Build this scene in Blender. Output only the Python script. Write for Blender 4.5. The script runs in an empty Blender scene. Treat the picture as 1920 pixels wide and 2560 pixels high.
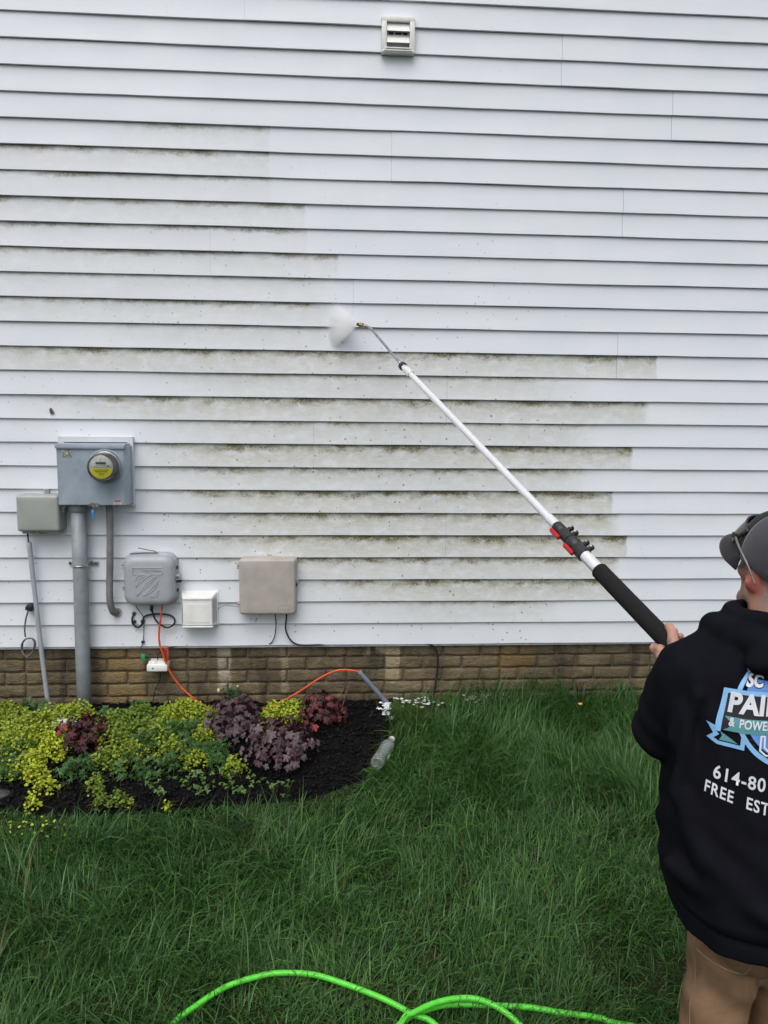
import bpy, bmesh, math, random
import numpy as np
from mathutils import Vector, Matrix
from mathutils.bvhtree import BVHTree
random.seed(7)
rng = np.random.default_rng(11)
SC = bpy.context.scene
COL = SC.collection

# ------------------------------------------------------------------ camera
cam_data = bpy.data.cameras.new('camera')
cam = bpy.data.objects.new('camera', cam_data)
COL.objects.link(cam)
cam_data.sensor_fit = 'VERTICAL'
cam_data.sensor_height = 24.0
cam_data.lens = 24.0 * 1976.9 / 2560.0
cam_data.clip_start = 0.05
cam_data.clip_end = 400.0
_r = Vector((0.99770192, -0.06667043, 0.01208029))
_u = Vector((-0.00280561, 0.13748757, 0.99049952))
_f = Vector((0.06769792, 0.98825716, -0.13698456))
M = Matrix.Identity(4)
for i in range(3):
    M[i][0], M[i][1], M[i][2] = _r[i], _u[i], -_f[i]
M.translation = (0.0, -3.9446, 1.5679)
cam.matrix_world = M
SC.camera = cam

# ------------------------------------------------------------------ overcast sky, soft sun, exposure
SUN_EL, SUN_AZ = 58.0, 200.0          # degrees; azimuth clockwise from +Y (the wall faces -Y)
world = bpy.data.worlds.new('World')
SC.world = world
world.use_nodes = True
wn = world.node_tree
wn.nodes.clear()
w_out = wn.nodes.new('ShaderNodeOutputWorld')
w_bg = wn.nodes.new('ShaderNodeBackground')
w_sky = wn.nodes.new('ShaderNodeTexSky')
w_sky.sky_type = 'NISHITA'
w_sky.sun_disc = False
w_sky.sun_elevation = math.radians(SUN_EL)
w_sky.sun_rotation = math.radians(SUN_AZ)
w_sky.air_density = 1.0
w_sky.dust_density = 4.0
w_sky.ozone_density = 1.0
w_hsv = wn.nodes.new('ShaderNodeHueSaturation')
w_hsv.inputs['Saturation'].default_value = 0.52
wn.links.new(w_sky.outputs[0], w_hsv.inputs['Color'])
wn.links.new(w_hsv.outputs[0], w_bg.inputs['Color'])
w_bg.inputs['Strength'].default_value = 0.14
wn.links.new(w_bg.outputs[0], w_out.inputs['Surface'])
sun_data = bpy.data.lights.new('sun', 'SUN')
sun_data.energy = 1.1
sun_data.angle = math.radians(55)
sun_data.color = (1.0, 0.975, 0.94)
sun = bpy.data.objects.new('sun', sun_data)
COL.objects.link(sun)
_a, _e = math.radians(SUN_AZ), math.radians(SUN_EL)
_d = Vector((math.sin(_a) * math.cos(_e), math.cos(_a) * math.cos(_e), math.sin(_e)))
sun.rotation_euler = (-_d).to_track_quat('-Z', 'Y').to_euler()
sun.location = _d * 30
SC.view_settings.view_transform = 'Standard'
SC.view_settings.look = 'None'
SC.view_settings.gamma = 1.0
SC.view_settings.exposure = 0.25
SC.render.engine = 'CYCLES'
SC.cycles.max_bounces = 12
SC.cycles.diffuse_bounces = 3
SC.cycles.adaptive_threshold = 0.02
SC.cycles.transparent_max_bounces = 16
SC.cycles.volume_bounces = 12
SC.cycles.glossy_bounces = 3

# ------------------------------------------------------------------ helpers
class NT:
    """small wrapper that writes node graphs"""
    def __init__(s, mat):
        s.t = mat.node_tree
        s.t.nodes.clear()
        s.out = s.n('OutputMaterial')
    def n(s, kind, **kw):
        x = s.t.nodes.new('ShaderNode' + kind)
        for k, v in kw.items():
            setattr(x, k, v)
        return x
    def put(s, sock, v):
        if isinstance(v, bpy.types.NodeSocket):
            s.t.links.new(v, sock)
        elif v is not None:
            if hasattr(sock.default_value, '__len__') and not hasattr(v, '__len__'):
                v = (v,) * len(sock.default_value)
            if hasattr(v, '__len__') and len(v) == 3 and len(sock.default_value) == 4:
                v = (*v, 1.0)
            sock.default_value = v
    def m(s, op, a, b=None, c=None, clamp=False):
        x = s.n('Math', operation=op, use_clamp=clamp)
        s.put(x.inputs[0], a)
        if b is not None: s.put(x.inputs[1], b)
        if c is not None: s.put(x.inputs[2], c)
        return x.outputs[0]
    def step(s, v, lo, hi, a=0.0, b=1.0):
        x = s.n('MapRange', interpolation_type='SMOOTHSTEP')
        s.put(x.inputs['Value'], v)
        s.put(x.inputs['From Min'], lo); s.put(x.inputs['From Max'], hi)
        s.put(x.inputs['To Min'], a); s.put(x.inputs['To Max'], b)
        return x.outputs[0]
    def mix(s, fac, a, b, blend='MIX'):
        x = s.n('Mix', data_type='RGBA', blend_type=blend)
        s.put(x.inputs[0], fac); s.put(x.inputs[6], a); s.put(x.inputs[7], b)
        return x.outputs[2]
    def pos(s):
        return s.n('NewGeometry').outputs['Position']
    def obj(s):
        return s.n('TexCoord').outputs['Object']
    def scale(s, v, sc, loc=(0, 0, 0)):
        x = s.n('Mapping')
        s.put(x.inputs['Vector'], v)
        x.inputs['Scale'].default_value = sc
        x.inputs['Location'].default_value = loc
        return x.outputs[0]
    def noise(s, v, scale=5.0, detail=4.0, rough=0.55, dist=0.0):
        x = s.n('TexNoise')
        s.put(x.inputs['Vector'], v)
        x.inputs['Scale'].default_value = scale
        x.inputs['Detail'].default_value = detail
        x.inputs['Roughness'].default_value = rough
        x.inputs['Distortion'].default_value = dist
        return x.outputs[0]
    def voro(s, v, scale):
        x = s.n('TexVoronoi')
        s.put(x.inputs['Vector'], v)
        x.inputs['Scale'].default_value = scale
        return x
    def attr(s, name):
        return s.n('Attribute', attribute_name=name)
    def sep(s, v):
        x = s.n('SeparateXYZ')
        s.put(x.inputs[0], v)
        return x.outputs
    def bump(s, h, strength=0.3, dist=0.01, normal=None):
        x = s.n('Bump')
        s.put(x.inputs['Height'], h)
        x.inputs['Strength'].default_value = strength
        x.inputs['Distance'].default_value = dist
        if normal is not None: s.put(x.inputs['Normal'], normal)
        return x.outputs[0]
    def bsdf(s, color, rough=0.6, metallic=0.0, normal=None, spec=0.5, link=True, **kw):
        x = s.n('BsdfPrincipled')
        s.put(x.inputs['Base Color'], color)
        s.put(x.inputs['Roughness'], rough)
        s.put(x.inputs['Metallic'], metallic)
        x.inputs['Specular IOR Level'].default_value = spec
        for k, v in kw.items():
            s.put(x.inputs[k.replace('_', ' ')], v)
        if normal is not None: s.put(x.inputs['Normal'], normal)
        if link: s.t.links.new(x.outputs[0], s.out.inputs['Surface'])
        return x.outputs[0]

def new_mat(name):
    m = bpy.data.materials.new(name)
    m.use_nodes = True
    return m, NT(m)

def plain(name, color, rough=0.5, metallic=0.0, var=0.15, vscale=30.0, bump=0.15, bscale=200.0, dirt=0.0, dirtcol=(0.12, 0.12, 0.08), spec=0.5):
    """a painted, moulded or woven surface: base colour with mottling, some dirt and a fine relief"""
    m, g = new_mat(name)
    p = g.obj()
    n1 = g.noise(p, vscale, 5.0, 0.6)
    lo = tuple(c * (1 - var) for c in color)
    hi = tuple(min(1.0, c * (1 + var)) for c in color)
    c = g.mix(g.step(n1, 0.3, 0.7), lo, hi)
    if dirt:
        n2 = g.noise(g.scale(p, (1, 1, 0.35)), vscale * 0.7, 6.0, 0.65, 0.4)
        c = g.mix(g.m('MULTIPLY', g.step(n2, 0.5, 0.75), dirt), c, dirtcol)
    nb = g.bump(g.noise(p, bscale, 3.0), bump, 0.002)
    rr = g.m('ADD', g.m('MULTIPLY', n1, 0.2), rough - 0.1)
    g.bsdf(c, rr, metallic, nb, spec)
    return m

def tag(o, label=None, cat=None, group=None, kind=None):
    if label: o['label'] = label
    if cat: o['category'] = cat
    if group: o['group'] = group
    if kind: o['kind'] = kind
    return o

def link(o, parent=None):
    COL.objects.link(o)
    if parent is not None:
        o.parent = parent
    return o

def empty(name, loc=(0, 0, 0), label=None, cat=None, group=None):
    o = bpy.data.objects.new(name, None)
    o.empty_display_size = 0.05
    o.location = loc
    link(o)
    return tag(o, label, cat, group)

def from_np(name, verts, faces, mat, parent=None, smooth=False, attrs=None):
    """verts (n,3); faces: list of arrays (m,k)"""
    me = bpy.data.meshes.new(name)
    verts = np.asarray(verts, dtype=np.float32)
    faces = [np.asarray(f, dtype=np.int32) for f in faces if len(f)]
    nl = sum(f.size for f in faces)
    npoly = sum(len(f) for f in faces)
    me.vertices.add(len(verts)); me.loops.add(nl); me.polygons.add(npoly)
    me.vertices.foreach_set('co', verts.ravel())
    me.loops.foreach_set('vertex_index', np.concatenate([f.ravel() for f in faces]))
    tot = np.concatenate([np.full(len(f), f.shape[1], dtype=np.int32) for f in faces])
    st = np.concatenate([[0], np.cumsum(tot)[:-1]]).astype(np.int32)
    me.polygons.foreach_set('loop_start', st)
    me.polygons.foreach_set('loop_total', tot)
    if smooth:
        me.polygons.foreach_set('use_smooth', np.ones(npoly, dtype=bool))
    for k, v in (attrs or {}).items():
        v = np.asarray(v, dtype=np.float32)
        if v.ndim == 2:
            a = me.attributes.new(k, 'FLOAT_COLOR', 'POINT')
            if v.shape[1] == 3:
                v = np.concatenate([v, np.ones((len(v), 1), np.float32)], 1)
            a.data.foreach_set('color', v.ravel())
        else:
            a = me.attributes.new(k, 'FLOAT', 'POINT')
            a.data.foreach_set('value', v)
    me.update(calc_edges=True)
    me.validate()
    if mat: me.materials.append(mat)
    o = bpy.data.objects.new(name, me)
    return link(o, parent)

def from_bm(name, bm, mat, parent=None, smooth=False, angle=40):
    bmesh.ops.recalc_face_normals(bm, faces=bm.faces)
    me = bpy.data.meshes.new(name)
    if smooth:
        lim = math.radians(angle)
        for f in bm.faces: f.smooth = True
        for e in bm.edges:
            if len(e.link_faces) == 2 and e.calc_face_angle(0) > lim:
                e.smooth = False
    bm.to_mesh(me); bm.free()
    if mat: me.materials.append(mat)
    o = bpy.data.objects.new(name, me)
    return link(o, parent)

def bx(bm, x0, x1, y0, y1, z0, z1, bevel=0.0, seg=2):
    r = bmesh.ops.create_cube(bm, size=1.0)
    vs = r['verts']
    for v in vs:
        v.co = Vector(((x0 + x1) / 2 + v.co.x * (x1 - x0), (y0 + y1) / 2 + v.co.y * (y1 - y0), (z0 + z1) / 2 + v.co.z * (z1 - z0)))
    if bevel:
        es = list({e for v in vs for e in v.link_edges})
        bmesh.ops.bevel(bm, geom=es, offset=bevel, segments=seg, profile=0.5, affect='EDGES')

def box(name, x0, x1, y0, y1, z0, z1, mat, parent=None, bevel=0.002, seg=2):
    bm = bmesh.new()
    bx(bm, x0, x1, y0, y1, z0, z1, bevel, seg)
    return from_bm(name, bm, mat, parent, True)

def rot_to(d):
    return Vector((0, 0, 1)).rotation_difference(Vector(d).normalized()).to_matrix().to_4x4()

def cyl(bm, p0, p1, r0, r1=None, seg=20, cap=True):
    p0, p1 = Vector(p0), Vector(p1)
    r1 = r0 if r1 is None else r1
    mtx = Matrix.Translation((p0 + p1) / 2) @ rot_to(p1 - p0)
    bmesh.ops.create_cone(bm, cap_ends=cap, segments=seg, radius1=r0, radius2=r1, depth=(p1 - p0).length, matrix=mtx)

def ball(bm, c, r, seg=12):
    c = Vector(c)
    rr = r if hasattr(r, '__len__') else (r, r, r)
    bmesh.ops.create_uvsphere(bm, u_segments=seg, v_segments=max(6, seg * 2 // 3), radius=1.0,
                              matrix=Matrix.Translation(c) @ Matrix.Diagonal((*rr, 1)))

def lathe(bm, prof, center, axis, seg=32):
    """prof: list of (radius, height) along axis from center"""
    mtx = Matrix.Translation(Vector(center)) @ rot_to(axis)
    rings = []
    for r, h in prof:
        rings.append([bm.verts.new(mtx @ Vector((r * math.cos(2 * math.pi * k / seg), r * math.sin(2 * math.pi * k / seg), h))) for k in range(seg)])
    for a, b in zip(rings[:-1], rings[1:]):
        for k in range(seg):
            bm.faces.new((a[k], a[(k + 1) % seg], b[(k + 1) % seg], b[k]))
    if prof[0][0] > 1e-6: bm.faces.new(rings[0])
    if prof[-1][0] > 1e-6: bm.faces.new(rings[-1])
    bmesh.ops.remove_doubles(bm, verts=[v for rg in (rings[0], rings[-1]) for v in rg], dist=1e-6)

def spline(pts, n=8):
    """Catmull-Rom through pts"""
    P = [Vector(p) for p in pts]
    P = [P[0] * 2 - P[1]] + P + [P[-1] * 2 - P[-2]]
    out = []
    for i in range(1, len(P) - 2):
        a, b, c, d = P[i - 1], P[i], P[i + 1], P[i + 2]
        for k in range(n):
            t = k / n
            out.append(0.5 * ((2 * b) + (c - a) * t + (2 * a - 5 * b + 4 * c - d) * t * t + (3 * b - a - 3 * c + d) * t ** 3))
    out.append(P[-2])
    return out

def tube_np(path, r, seg=10):
    path = [Vector(p) for p in path]
    n = len(path)
    rs = r if hasattr(r, '__len__') else [r] * n
    V, F, S = [], [], []
    up = Vector((0, 0, 1))
    prev = None
    s = 0.0
    for i, p in enumerate(path):
        t = (path[min(i + 1, n - 1)] - path[max(i - 1, 0)]).normalized()
        if prev is None:
            a = t.orthogonal().normalized()
        else:
            a = (prev - t * prev.dot(t)).normalized()
        prev = a
        b = t.cross(a)
        if i: s += (p - path[i - 1]).length
        for k in range(seg):
            q = 2 * math.pi * k / seg
            V.append(p + (a * math.cos(q) + b * math.sin(q)) * rs[i]); S.append(s)
    for i in range(n - 1):
        for k in range(seg):
            F.append((i * seg + k, i * seg + (k + 1) % seg, (i + 1) * seg + (k + 1) % seg, (i + 1) * seg + k))
    c0 = len(V); V.append(path[0]); S.append(0); V.append(path[-1]); S.append(s)
    T = []
    for k in range(seg):
        T.append((c0, (k + 1) % seg, k)); T.append((c0 + 1, (n - 1) * seg + k, (n - 1) * seg + (k + 1) % seg))
    return np.array([tuple(v) for v in V]), np.array(F), np.array(T), np.array(S)

def tube(name, pts, r, mat, parent=None, seg=10, n=8, smooth_path=True):
    path = spline(pts, n) if smooth_path else pts
    V, F, T, S = tube_np(path, r, seg)
    return from_np(name, V, [F, T], mat, parent, True, {'arc': S})

def text_mesh(body, size, offset=0.0, extrude=0.0, align='LEFT', spacing=1.0):
    cu = bpy.data.curves.new('text', 'FONT')
    cu.body = body; cu.size = size; cu.offset = offset; cu.extrude = extrude
    cu.align_x = align; cu.space_character = spacing; cu.resolution_u = 4
    o = bpy.data.objects.new('text', cu)
    COL.objects.link(o)
    dg = bpy.context.evaluated_depsgraph_get()
    me = bpy.data.meshes.new_from_object(o.evaluated_get(dg))
    bpy.data.objects.remove(o)
    bpy.data.curves.remove(cu)
    return me

def vnoise(p, seed=0):
    """value noise in numpy, p (n,2) or (n,3) -> about -1..1"""
    p = np.asarray(p, dtype=np.float64)
    i = np.floor(p).astype(np.int64); f = p - i
    f = f * f * (3 - 2 * f)
    dim = p.shape[1]
    out = np.zeros(len(p))
    for c in range(2 ** dim):
        w = np.ones(len(p)); h = np.full(len(p), seed * 1013 + 7, dtype=np.int64)
        for d in range(dim):
            b = (c >> d) & 1
            w *= f[:, d] if b else 1 - f[:, d]
            h = h * 1664525 + (i[:, d] + b) * 22695477 + 1013904223
            h = (h ^ (h >> 13)) & 0x7fffffff
        h = (h * 1103515245 + 12345) & 0x7fffffff
        out += w * (h / 0x3fffffff - 1.0)
    return out

def ground_z(y):
    d = np.maximum(-np.asarray(y, dtype=float), -0.1)
    far = np.maximum(d - 3.0, 0)
    dd = np.minimum(d, 3.0)
    return -(0.14 * dd + 0.03 * dd * dd) - 0.05 * far

# bed outline, from far left round to the wall
BED = [(-6.0, -0.74), (-3.0, -0.76), (-1.36, -0.78), (-0.86, -0.82), (-0.44, -0.785), (-0.04, -0.74), (0.134, -0.64), (0.233, -0.47), (0.29, -0.25), (0.305, 0.02)]
def bed_edge_y(x):
    xs = np.array([p[0] for p in BED]); ys = np.array([p[1] for p in BED])
    return np.interp(x, xs, ys, right=0.05)
def in_bed(x, y):
    return (y > bed_edge_y(x)) & (x < 0.305)

# ------------------------------------------------------------------ ground
def lawn_soil_mat():
    m, g = new_mat('lawn_soil')
    p = g.pos()
    n = g.noise(p, 14.0, 6.0, 0.65)
    c = g.mix(g.step(n, 0.35, 0.7), (0.012, 0.016, 0.006), (0.03, 0.035, 0.012))
    g.bsdf(c, 0.9, 0, g.bump(g.noise(p, 60.0, 5.0), 0.8, 0.02), 0.2)
    return m
def mulch_mat():
    m, g = new_mat('black_mulch')
    p = g.pos()
    n = g.noise(p, 45.0, 6.0, 0.7)
    c = g.mix(g.step(n, 0.35, 0.7), (0.0025, 0.0025, 0.003), (0.009, 0.0085, 0.009))
    g.bsdf(c, 0.8, 0, g.bump(g.noise(p, 90.0, 5.0, 0.7), 1.0, 0.02), 0.15)
    return m

def ground_sheet():
    xs = np.unique(np.concatenate([[-60, -30, -15, -8], np.linspace(-5, 5, 101), [8, 15, 30, 60]]))
    ys = np.unique(np.concatenate([[-60, -30, -15, -9, -6], np.linspace(-4.5, 0.06, 77), [0.5, 5.0]]))
    X, Y = np.meshgrid(xs, ys, indexing='ij')
    Z = ground_z(Y) + 0.012 * vnoise(np.stack([X.ravel() * 3, Y.ravel() * 3], 1), 3).reshape(X.shape) * (np.abs(X) < 6)
    Z = Z - 0.03 * in_bed(X, Y)
    nx, ny = len(xs), len(ys)
    V = np.stack([X.ravel(), Y.ravel(), Z.ravel()], 1)
    i, j = np.meshgrid(np.arange(nx - 1), np.arange(ny - 1), indexing='ij')
    a = (i * ny + j).ravel()
    F = np.stack([a, a + ny, a + ny + 1, a + 1], 1)
    o = from_np('lawn_ground', V, [F], lawn_soil_mat(), smooth=True)
    tag(o, 'sloping lawn soil below the grass', None, kind='structure')
ground_sheet()

def mulch_bed():
    nx, ny = 260, 60
    xs = np.linspace(-4.0, 0.33, nx)
    V = []
    for x in xs:
        y0 = min(bed_edge_y(min(x, 0.304)), -0.02) - 0.03
        ys = np.linspace(y0, 0.06, ny)
        t = np.linspace(0, 1, ny)
        z = ground_z(ys) + 0.012 + 0.02 * np.sin(t * math.pi) - 0.03 * (t < 0.04)
        V.append(np.stack([np.full(ny, x), ys, z], 1))
    V = np.concatenate(V)
    q = V[:, :2]
    V[:, 2] += 0.010 * vnoise(q * 12, 1) + 0.007 * vnoise(q * 30, 2) + 0.004 * vnoise(q * 75, 3)
    i, j = np.meshgrid(np.arange(nx - 1), np.arange(ny - 1), indexing='ij')
    a = (i * ny + j).ravel()
    F = np.stack([a, a + ny, a + ny + 1, a + 1], 1)
    o = from_np('mulch_bed', V, [F], mulch_mat(), smooth=True)
    tag(o, 'curved planting bed of black mulch along the foundation', None, kind='structure')
    # shredded chips on top
    n = 15000
    x = rng.uniform(-2.6, 0.31, n); y = rng.uniform(-0.86, 0.02, n)
    k = in_bed(x, y); x, y = x[k], y[k]; n = len(x)
    L = rng.uniform(0.006, 0.024, n); W = L * rng.uniform(0.12, 0.4, n); 
    yaw = rng.uniform(0, 2 * np.pi, n); pit = rng.normal(0, 0.28, n); rol = rng.normal(0, 0.5, n)
    e = np.minimum(bed_edge_y(x), -0.02) - 0.03
    t = (y - e) / (0.06 - e)
    z = ground_z(y) + 0.012 + 0.02 * np.sin(t * np.pi) + 0.010 * vnoise(np.stack([x, y], 1) * 12, 1) + rng.uniform(0.0, 0.010, n)
    d = np.stack([np.cos(yaw) * np.cos(pit), np.sin(yaw) * np.cos(pit), np.sin(pit)], 1)
    s = np.stack([-np.sin(yaw), np.cos(yaw), np.zeros(n)], 1)
    u = np.cross(d, s)
    s2 = s * np.cos(rol)[:, None] + u * np.sin(rol)[:, None]
    u2 = np.cross(d, s2)
    c = np.stack([x, y, z], 1)
    vv = []
    for a, b, h in ((-1, 0, 0), (0, -1, 0.2), (0, 1, 0.2), (1, 0.2, 0), (0.1, 0, 1)):
        vv.append(c + d * (a * L)[:, None] + s2 * (b * W)[:, None] + u2 * (h * W * 0.7)[:, None])
    V = np.stack(vv, 1).reshape(-1, 3)
    b0 = np.arange(n)[:, None] * 5
    F = np.concatenate([b0 + np.array(f) for f in ((0, 1, 4), (1, 3, 4), (3, 2, 4), (2, 0, 4), (0, 2, 3), (0, 3, 1))])
    tone = rng.uniform(0.3, 1.0, n)
    lightc = rng.random(n) < 0.03
    colr = np.stack([tone * 0.0055, tone * 0.0052, tone * 0.0056], 1)
    colr[lightc] = np.array([0.035, 0.03, 0.026]) * tone[lightc][:, None]
    m, g = new_mat('mulch_chip')
    g.bsdf(g.attr('col').outputs['Color'], 0.6, 0, None, 0.22)
    o = from_np('mulch_chips', V, [F], m, attrs={'col': np.repeat(colr, 5, 0)})
    tag(o, 'loose shreds of black bark mulch covering the bed', 'mulch', kind='stuff')
mulch_bed()

# ------------------------------------------------------------------ house wall
Z0, CS = 0.33, 0.1143            # bottom edge of the siding, exposure of one course
JOINTS = {0: [-1.077, 2.114], 2: [-2.3, 1.55], 4: [0.588], 6: [-1.569, 1.635], 8: [-0.084], 10: [0.577], 12: [1.433], 14: [0.108],
          16: [-0.575], 18: [1.425], 20: [0.286], 22: [1.644], 24: [1.091], 26: [-0.4], 28: [0.9], 30: [-0.9], 32: [1.2], 34: [0.1]}
# algae: course -> (left limit, right limit, amount under the lip, amount of film over the face, softness of the right limit)
ALG = {22: (-0.6, -0.2, 0.10, 0.10, 0.3), 21: (-1.1, -0.285, 0.68, 0.24, 0.012), 20: (-2.5, -0.285, 0.70, 0.27, 0.012), 19: (-2.5, -0.27, 0.60, 0.16, 0.03),
       18: (-2.5, -0.118, 0.68, 0.26, 0.015), 17: (-2.2, -0.112, 0.62, 0.16, 0.01), 16: (-2.5, 0.044, 0.62, 0.26, 0.02), 15: (-2.2, 0.03, 0.35, 0.22, 0.15),
       14: (-2.4, 0.05, 0.66, 0.32, 0.10), 13: (-1.2, 0.05, 0.4, 0.30, 0.15), 12: (-1.9, 1.647, 0.80, 0.60, 0.015), 11: (-0.9, 1.40, 0.5, 0.46, 0.5),
       10: (-1.4, 1.622, 0.82, 0.64, 0.05), 9: (-0.9, 1.42, 0.62, 0.52, 0.3), 8: (-1.0, 1.546, 0.95, 0.75, 0.02), 7: (-0.9, 1.42, 0.75, 0.54, 0.3),
       6: (-0.86, 1.457, 0.95, 0.72, 0.02), 5: (-0.80, 1.51, 0.85, 0.72, 0.1), 4: (-0.80, 1.541, 0.95, 0.8, 0.008), 3: (-0.6, 1.51, 0.8, 0.6, 0.05),
       2: (-0.15, 1.52, 0.95, 0.75, 0.015), 1: (0.0, 1.25, 0.65, 0.42, 0.2), 0: (-2, 2, 0.0, 0.06, 0.5)}

def siding_mat():
    m, g = new_mat('white_vinyl_siding')
    p = g.pos()
    x, y, z = g.sep(p)
    v = g.attr('v').outputs['Fac']          # 0 at the butt edge, 1 under the lip above
    xl, xr = g.attr('xl').outputs['Fac'], g.attr('xr').outputs['Fac']
    lip, film, soft = g.attr('lip').outputs['Fac'], g.attr('film').outputs['Fac'], g.attr('soft').outputs['Fac']
    n_big = g.noise(p, 3.2, 4.0, 0.6)
    n_mid = g.noise(g.scale(p, (1, 1, 1.6)), 14.0, 6.0, 0.68, 0.3)
    n_grain = g.noise(g.scale(p, (10, 30, 210)), 1.0, 5.0, 0.62, 0.6)
    n_fine = g.noise(p, 170.0, 4.0, 0.7)
    wob = g.m('MULTIPLY', g.m('SUBTRACT', g.noise(p, 22.0, 4.0), 0.5), 0.03)
    right = g.step(g.m('DIVIDE', g.m('SUBTRACT', g.m('ADD', xr, wob), x), soft), 0.0, 1.0)
    left = g.step(g.m('SUBTRACT', g.m('ADD', x, g.m('MULTIPLY', n_big, 0.4)), xl), 0.0, 0.75)
    reg = g.m('MULTIPLY', right, left)
    # growth that hangs down from the lip, ragged
    reach = g.m('ADD', g.m('MULTIPLY', g.m('SUBTRACT', n_mid, 0.5), 1.3), g.m('MULTIPLY', g.m('SUBTRACT', n_big, 0.5), 0.9))
    lo_ = g.step(lip, 0.45, 0.95, 0.80, 0.58)
    hang = g.step(g.m('ADD', v, g.m('MULTIPLY', reach, g.step(lip, 0.45, 0.95, 0.26, 0.60))), lo_, 1.0)
    speck = g.step(n_fine, 0.36, 0.62)
    hang = g.m('MULTIPLY', hang, g.m('ADD', 0.45, g.m('MULTIPLY', speck, 0.75)))
    blot = g.step(g.noise(g.scale(p, (5.5, 1, 14)), 1.0, 3.0, 0.6), 0.36, 0.62, 0.22, 1.0)
    hang = g.m('MULTIPLY', g.m('MULTIPLY', g.m('MULTIPLY', hang, blot), reg), lip, clamp=True)
    # grey-green film lodged in the embossed grain
    fl = g.m('MULTIPLY', g.step(n_mid, 0.15, 0.62), g.m('ADD', 0.55, g.m('ADD', g.m('MULTIPLY', g.step(n_grain, 0.35, 0.62), 0.25), g.m('MULTIPLY', g.step(n_fine, 0.35, 0.65), 0.35))))
    fl = g.m('MULTIPLY', fl, g.m('ADD', 0.45, g.m('MULTIPLY', v, 0.55)))
    fl = g.m('MULTIPLY', g.m('MULTIPLY', fl, reg), film, clamp=True)
    base = g.mix(g.step(n_big, 0.3, 0.7), (0.645, 0.682, 0.735), (0.68, 0.712, 0.758))
    c = g.mix(g.m('MULTIPLY', fl, 1.08, clamp=True), base, (0.33, 0.315, 0.185))
    grime = g.mix(g.step(g.noise(p, 9.0, 3.0), 0.4, 0.6), (0.115, 0.108, 0.034), (0.105, 0.078, 0.028))
    c = g.mix(g.m('MULTIPLY', hang, 1.35, clamp=True), c, grime)
    # faint film on the never washed lower left
    # dark fungus specks
    dots = None
    for sc, thr, keep in ((24.0, 0.125, 0.74), (40.0, 0.17, 0.84), (11.0, 0.072, 0.60)):
        vo = g.voro(g.scale(p, (1, 0.02, 1)), sc)
        d = g.step(vo.outputs['Distance'], thr * 1.15, thr * 0.7)
        cr = g.sep(vo.outputs['Color'])[0]
        d = g.m('MULTIPLY', d, g.m('GREATER_THAN', cr, keep))
        dots = d if dots is None else g.m('MAXIMUM', dots, d)
    low = g.step(z, 2.9, 1.2, 0.12, 1.0)
    low = g.m('MULTIPLY', g.m('MULTIPLY', low, g.step(x, 1.45, 0.9, 0.15, 1.0)), g.step(x, -1.1, -0.6, 0.45, 1.0))
    dots = g.m('MULTIPLY', g.m('MULTIPLY', dots, low), g.step(g.noise(p, 1.8, 2.0), 0.34, 0.52))
    c = g.mix(g.m('MULTIPLY', dots, 0.75), c, (0.06, 0.055, 0.045))
    h = g.m('ADD', g.m('MULTIPLY', n_grain, 0.6), g.m('MULTIPLY', n_fine, 0.15))
    g.bsdf(c, 0.42, 0, g.bump(h, 0.22, 0.002), 0.35)
    return m

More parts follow.
